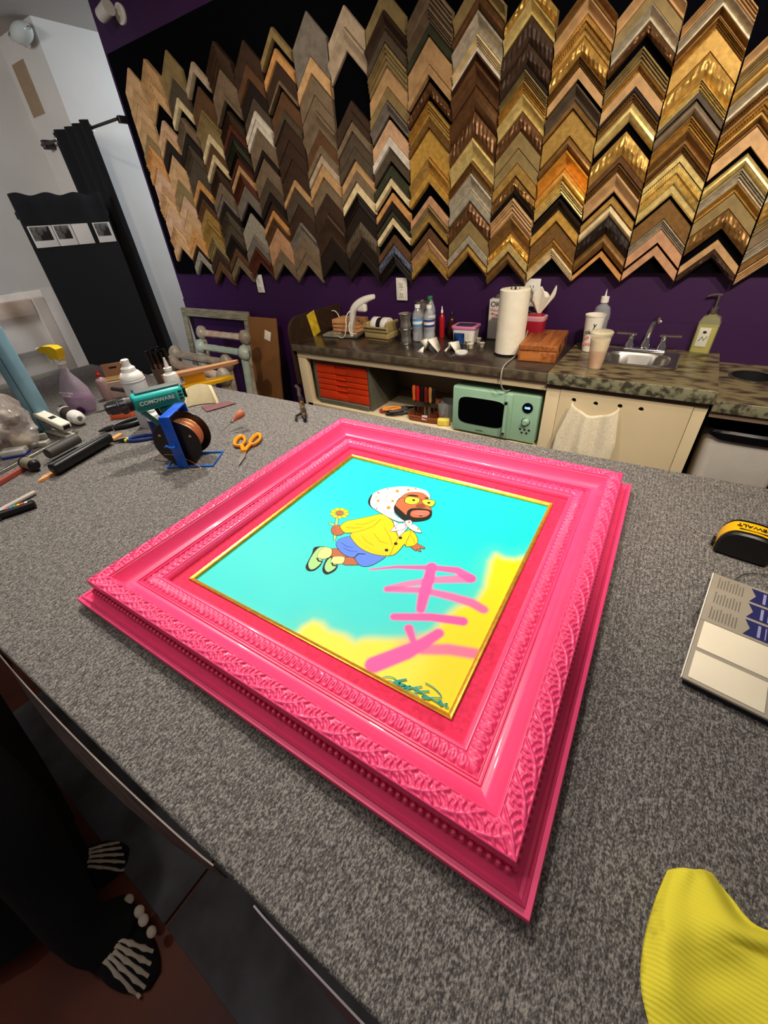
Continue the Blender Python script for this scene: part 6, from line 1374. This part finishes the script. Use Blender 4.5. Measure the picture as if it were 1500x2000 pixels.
CL = [on_z(*q, T+.012) for q in ((1310, 1702), (1392, 1706), (1270, 1850), (1258, 1925), (1275, 2040), (1490, 1812), (1620, 1850))]
Lf = [on_z(*q, T+.010) for q in ((1310, 1702), (1283, 1770), (1262, 1850), (1256, 1930), (1272, 2010), (1300, 2110))]
Rg = [on_z(*q, T+.010) for q in ((1392, 1706), (1430, 1752), (1490, 1812), (1620, 1835), (1760, 1900), (1850, 2050))]
def interp(P, t):
    t = min(max(t, 0), .9999)*(len(P)-1); i = int(t); return P[i].lerp(P[i+1], t-i)
cl0 = Vector(Lf[0]); cl0.z = T+.001
def cloth(u, v):
    a = interp(SLf, v); b2 = interp(SRg, v); q = a.lerp(b2, u)
    h = .010+.016*math.sin(PI*min(1, u*1.1+.02))*math.sin(PI*min(1, .15+.8*v))+.007*math.sin(3.2*u*PI+2.5*v)*min(1, v*2.5)+.006*mnoise.noise((u*3, v*4, 1))
    h -= .016*math.exp(-((u-.50-.2*v)/.07)**2)*min(1, max(0, v*2-.7))
    h = max(h, .0035)*min(1, .35+6*min(u, 1-u)); return (q.x-cl0.x, q.y-cl0.y, max(h, .004))
SLf = smooth_pts(Lf, 8); SRg = smooth_pts(Rg, 8)
tag(MB().sheet(60, 70, cloth, .003).build('yellow_cloth', ycm, loc=cl0, smooth=None), 'rumpled yellow microfibre cloth on the near right corner of the table', 'cloth')

# ------------------------------------------------------------------ wrapped stock standing past the left end of the table
ws = thing('wrapped_stock', 'tall stack of plastic wrapped frames and boards standing past the left table end', 'wrapped stack', (-3.06, .42, 0), 0, rot=(0, .04, 0))
ow = mat('pale_brown_rail', (206, 178, 150), .6, var=.1); wp = mat('white_sheet', (240, 234, 222), .7, var=.03)
MB().rbox(-.060, -.048, -.10, .66, .02, 1.27, .003).build('backing_board', wp, ws)
for z0, z1, m_ in ((1.16, 1.24, ow), (.955, .985, mat('dark_slot', (44, 34, 30), .7, var=0)), (.80, .86, mat('grey_olive_rail', (126, 120, 98), .6, var=.1)), (.70, .76, ow)):
    MB().rbox(-.044, -.014, -.05, .58, z0, z1, .006).build('frame_rail', m_, ws)
MB().rbox(-.044, -.010, .585, .645, .04, 1.24, .006).build('frame_rail', mat('wrapped_post', (186, 172, 156), .4, var=.1, scale=10), ws)
def filmf(u, v):
    y = -.12+.82*u; z = .04+1.245*v; return (.004+.016*mnoise.noise((y*9, z*5, 2))+.010*math.sin(y*30+z*6)*abs(math.sin(z*7)), y, z)
MB().sheet(50, 60, filmf, .0012).build('plastic_film', film, ws, smooth=None)

# ------------------------------------------------------------------ person standing at the near left corner
pe = thing('person', 'person in loose black clothes and bone printed slippers standing beside the carpeted table', 'person', (-1.0, -.36, 0))
O_ = Vector((-1.0, -.36, 0))
skinm = mat('skin', (176, 124, 98), .6, var=.03)
# joints, z up, relative to the feet; hips and chest close to the table edge
_h1 = on_z(150, 1712, 0)-O_; _h2 = on_z(205, 1825, 0)-O_
J = [(-.20, .12, .93), (-.23, .10, 1.12), (-.26, .06, 1.32), (-.28, .04, 1.44), (-.28, .06, 1.52), (-.28, .08, 1.62), (-.28, .09, 1.68),
     (-.12, .12, .88), (_h1.x-.05, _h1.y+.05, .50), (_h1.x+.012, _h1.y+.006, .11), (_h1.x+.035, _h1.y+.015, .03),
     (-.29, .11, .88), (_h2.x-.12, _h2.y+.06, .50), (_h2.x+.015, _h2.y, .11), (_h2.x+.05, _h2.y+.012, .03),
     (-.10, .06, 1.38), (-.11, .08, 1.10), (-.12, .16, .98), (-.46, .05, 1.38), (-.52, .04, 1.10), (-.48, .14, 1.0)]
E_ = [(0, 1), (1, 2), (2, 3), (3, 4), (4, 5), (5, 6), (0, 7), (7, 8), (8, 9), (9, 10), (0, 11), (11, 12), (12, 13), (13, 14), (2, 15), (15, 16), (16, 17), (2, 18), (18, 19), (19, 20)]
R_ = [.110, .105, .12, .055, .05, .085, .07, .075, .045, .022, .012, .075, .045, .022, .012, .052, .038, .024, .052, .038, .024]
bm = bmesh.new(); lay_ = bm.verts.layers.skin.verify(); vv = [bm.verts.new(p) for p in J]; [bm.edges.new((vv[a], vv[b_])) for a, b_ in E_]
for v_, r_ in zip(vv, R_): v_[lay_].radius = (r_, r_*.85)
vv[0][lay_].use_root = True
me = bpy.data.meshes.new('body'); bm.to_mesh(me); bm.free(); me.materials.append(skinm)
bo = bpy.data.objects.new('body', me); COL.objects.link(bo); bo.parent = pe
bo.modifiers.new('skin', 'SKIN').use_smooth_shade = True; sb_ = bo.modifiers.new('sub', 'SUBSURF'); sb_.levels = 2; sb_.render_levels = 2
# hands: palm with four fingers and a thumb
def hand(o, s):
    mb = MB(); o = Vector(o); mb.tube([o, o+Vector((.01, .04, -.02)), o+Vector((.015, .085, -.045))], .02, 10, rs=[(.020, .024), (.016, .038), (.014, .040)])
    for i in range(4):
        b0 = o+Vector((.015+(-.030+.020*i)*1.0, .085, -.047)); L = (.075, .085, .080, .062)[i]
        mb.tube([b0, b0+Vector((0, L*.45, -L*.25)), b0+Vector((0, L*.72, -L*.60)), b0+Vector((0, L*.80, -L*.95))], .008, 8, rs=[.0092, .0088, .0080, .0062])
    t0 = o+Vector((-.02*s, .03, -.02)); mb.tube([t0, t0+Vector((-.026*s, .030, -.016)), t0+Vector((-.034*s, .060, -.034))], .01, 8, rs=[.012, .0105, .008])
    mb.build('hand', skinm, pe)
hand(J[17], 1); hand(J[20], -1)
MB().at((J[6][0], J[6][1], 0)).ball((0, 0, 1.665), (.082, .098, .115), 20, 14).ball((0, .098, 1.655), (.014, .018, .022), 8, 6).ball((-.082, 0, 1.66), (.012, .022, .03), 8, 6).ball((.082, 0, 1.66), (.012, .022, .03), 8, 6).build('head', skinm, pe)
MB().at((J[6][0], J[6][1], 0)).ball((0, -.022, 1.69), (.094, .100, .115), 20, 14).ball((0, -.07, 1.60), (.080, .055, .14), 16, 10).build('hair', mat('dark_hair', (28, 20, 16), .5, var=.1), pe)
MB().at((J[6][0], J[6][1], 0)).ball((-.032, .092, 1.678), (.011, .006, .006), 8, 6).ball((.032, .092, 1.678), (.011, .006, .006), 8, 6).ball((0, .094, 1.612), (.024, .006, .006), 8, 6).build('face_features', mat('dark_features', (70, 30, 28), .5, var=0), pe)
def lerp_tab(tab, z):
    for (z0, *a), (z1, *b2) in zip(tab, tab[1:]):
        if z0 <= z <= z1:
            t = (z-z0)/(z1-z0); return [p+(q-p)*t for p, q in zip(a, b2)]
    return tab[-1][1:]
tab = [(.07, -.075, .005, .175, .150), (.30, -.115, .055, .160, .150), (.60, -.165, .110, .165, .150), (.88, -.205, .130, .170, .140), (1.10, -.23, .10, .155, .125), (1.30, -.26, .06, .195, .125), (1.40, -.275, .05, .15, .085), (1.455, -.28, .06, .065, .062)]
def robe(u, v):
    z = .07+1.385*v; cx, cy, rx, ry = lerp_tab(tab, z); a = 2*PI*u; f_ = 1+(.07*math.sin(7*a+1)+.04*math.sin(11*a))*max(0, 1-z/.9)
    return (cx+rx*f_*math.cos(a), cy+ry*f_*math.sin(a), z)
MB().grid(72, 50, robe, 0, True).build('black_robe', black_cloth, pe, smooth=None)
for s, i0 in ((1, 15), (-1, 18)):
    P = [Vector(J[i0])+Vector((-.02*s, 0, .02)), Vector(J[i0+1]), Vector(J[i0+2])*.9+Vector(J[i0+1])*.1]; MB().tube(smooth_pts(P, 6), .06, 16, rs=[.068-.022*i/12 for i in range(13)]).build('sleeve', black_cloth, pe)
# slippers with bone print
bone = mat('bone_print', (206, 190, 172), .8, var=.08, scale=60)
def slipper(heel, toe, name):
    h = Vector(heel)-O_; t = Vector(toe)-O_; d = t-h; a = math.atan2(d.y, d.x); L = d.length
    s = MB()
    def sh(u, v):
        x = L*v; w = (.036+.016*math.sin(PI*min(1, v*.95+.05))+.004*v)*(math.sin(PI*min(max(v, .012), .988))**.28); hh = .098*(1-v)**.75+.030 if v > .0 else .1
        hh *= (math.sin(PI*min(max(v, .012), .988))**.30); ang_ = 2*PI*u; c_, s_ = math.cos(ang_), math.sin(ang_)
        return (x, w*c_, .012+(hh-.012)*max(0, s_) if s_ > 0 else .012+.010*s_)
    o = s.grid(32, 26, sh, 0, True).build('slipper', black_cloth, pe, loc=h, rz=a, smooth=None)
    mb = MB()
    for i in range(5):
        y = -.036+.018*i; x0, x1 = L*(.50-.02*abs(i-2)), L*(.97-.012*abs(i-1)**2-.01*i); n = 9; pts = []; rs = []
        for k in range(n):
            q = k/(n-1); x = x0+(x1-x0)*q; v = x/L; w = (.036+.016*math.sin(PI*min(1, v*.95+.05))+.004*v)*(math.sin(PI*min(max(v, .012), .988))**.28); yy = y*(.55+.45*q)*.95
            hh = (.098*(1-v)**.75+.030)*(math.sin(PI*min(max(v, .012), .988))**.30); c_ = max(-1, min(1, yy/w)); z = .012+(hh-.012)*math.sqrt(1-c_*c_); pts.append((x, yy, z+.0006)); rs.append((.0030, .0046 if k % 3 else .0082))
        mb.tube(pts, .004, 8, rs=rs)
    mb.build('bone_pattern', bone, o)
slipper(on_z(150, 1712, 0), on_z(255, 1672, 0), 'a'); slipper(on_z(205, 1825, 0), on_z(305, 1915, 0), 'b')
vb = MB()
for q, r_ in (((252, 1757), .014), ((272, 1780), .015), ((280, 1797), .015), ((296, 1820), .014), ((247, 1785), .008), ((243, 1822), .009), ((230, 1765), .010)):
    w = on_z(*q, .075)-O_; vb.ball((w.x, w.y, .075), (r_, r_*.8, .010), 12, 6)
for k in (7, 11):
    P = [Vector(J[k]), Vector(J[k]).lerp(Vector(J[k+1]), .5), Vector(J[k+1]), Vector(J[k+1]).lerp(Vector(J[k+2]), .5), Vector(J[k+2])+Vector((0, 0, .03)), Vector((J[k+2][0]+.022, J[k+2][1]+(.020 if k == 11 else 0), .048))]
    tr = MB().tube(smooth_pts(P, 5), .05, 18, rs=[(.10-.048*min(1, i/20)+(.020 if k == 11 else .004)*max(0, i-20)/5,)*2 for i in range(26)]).build('trouser_leg', black_cloth, pe, smooth=None)
vb.build('vertebra_print', bone, tr)
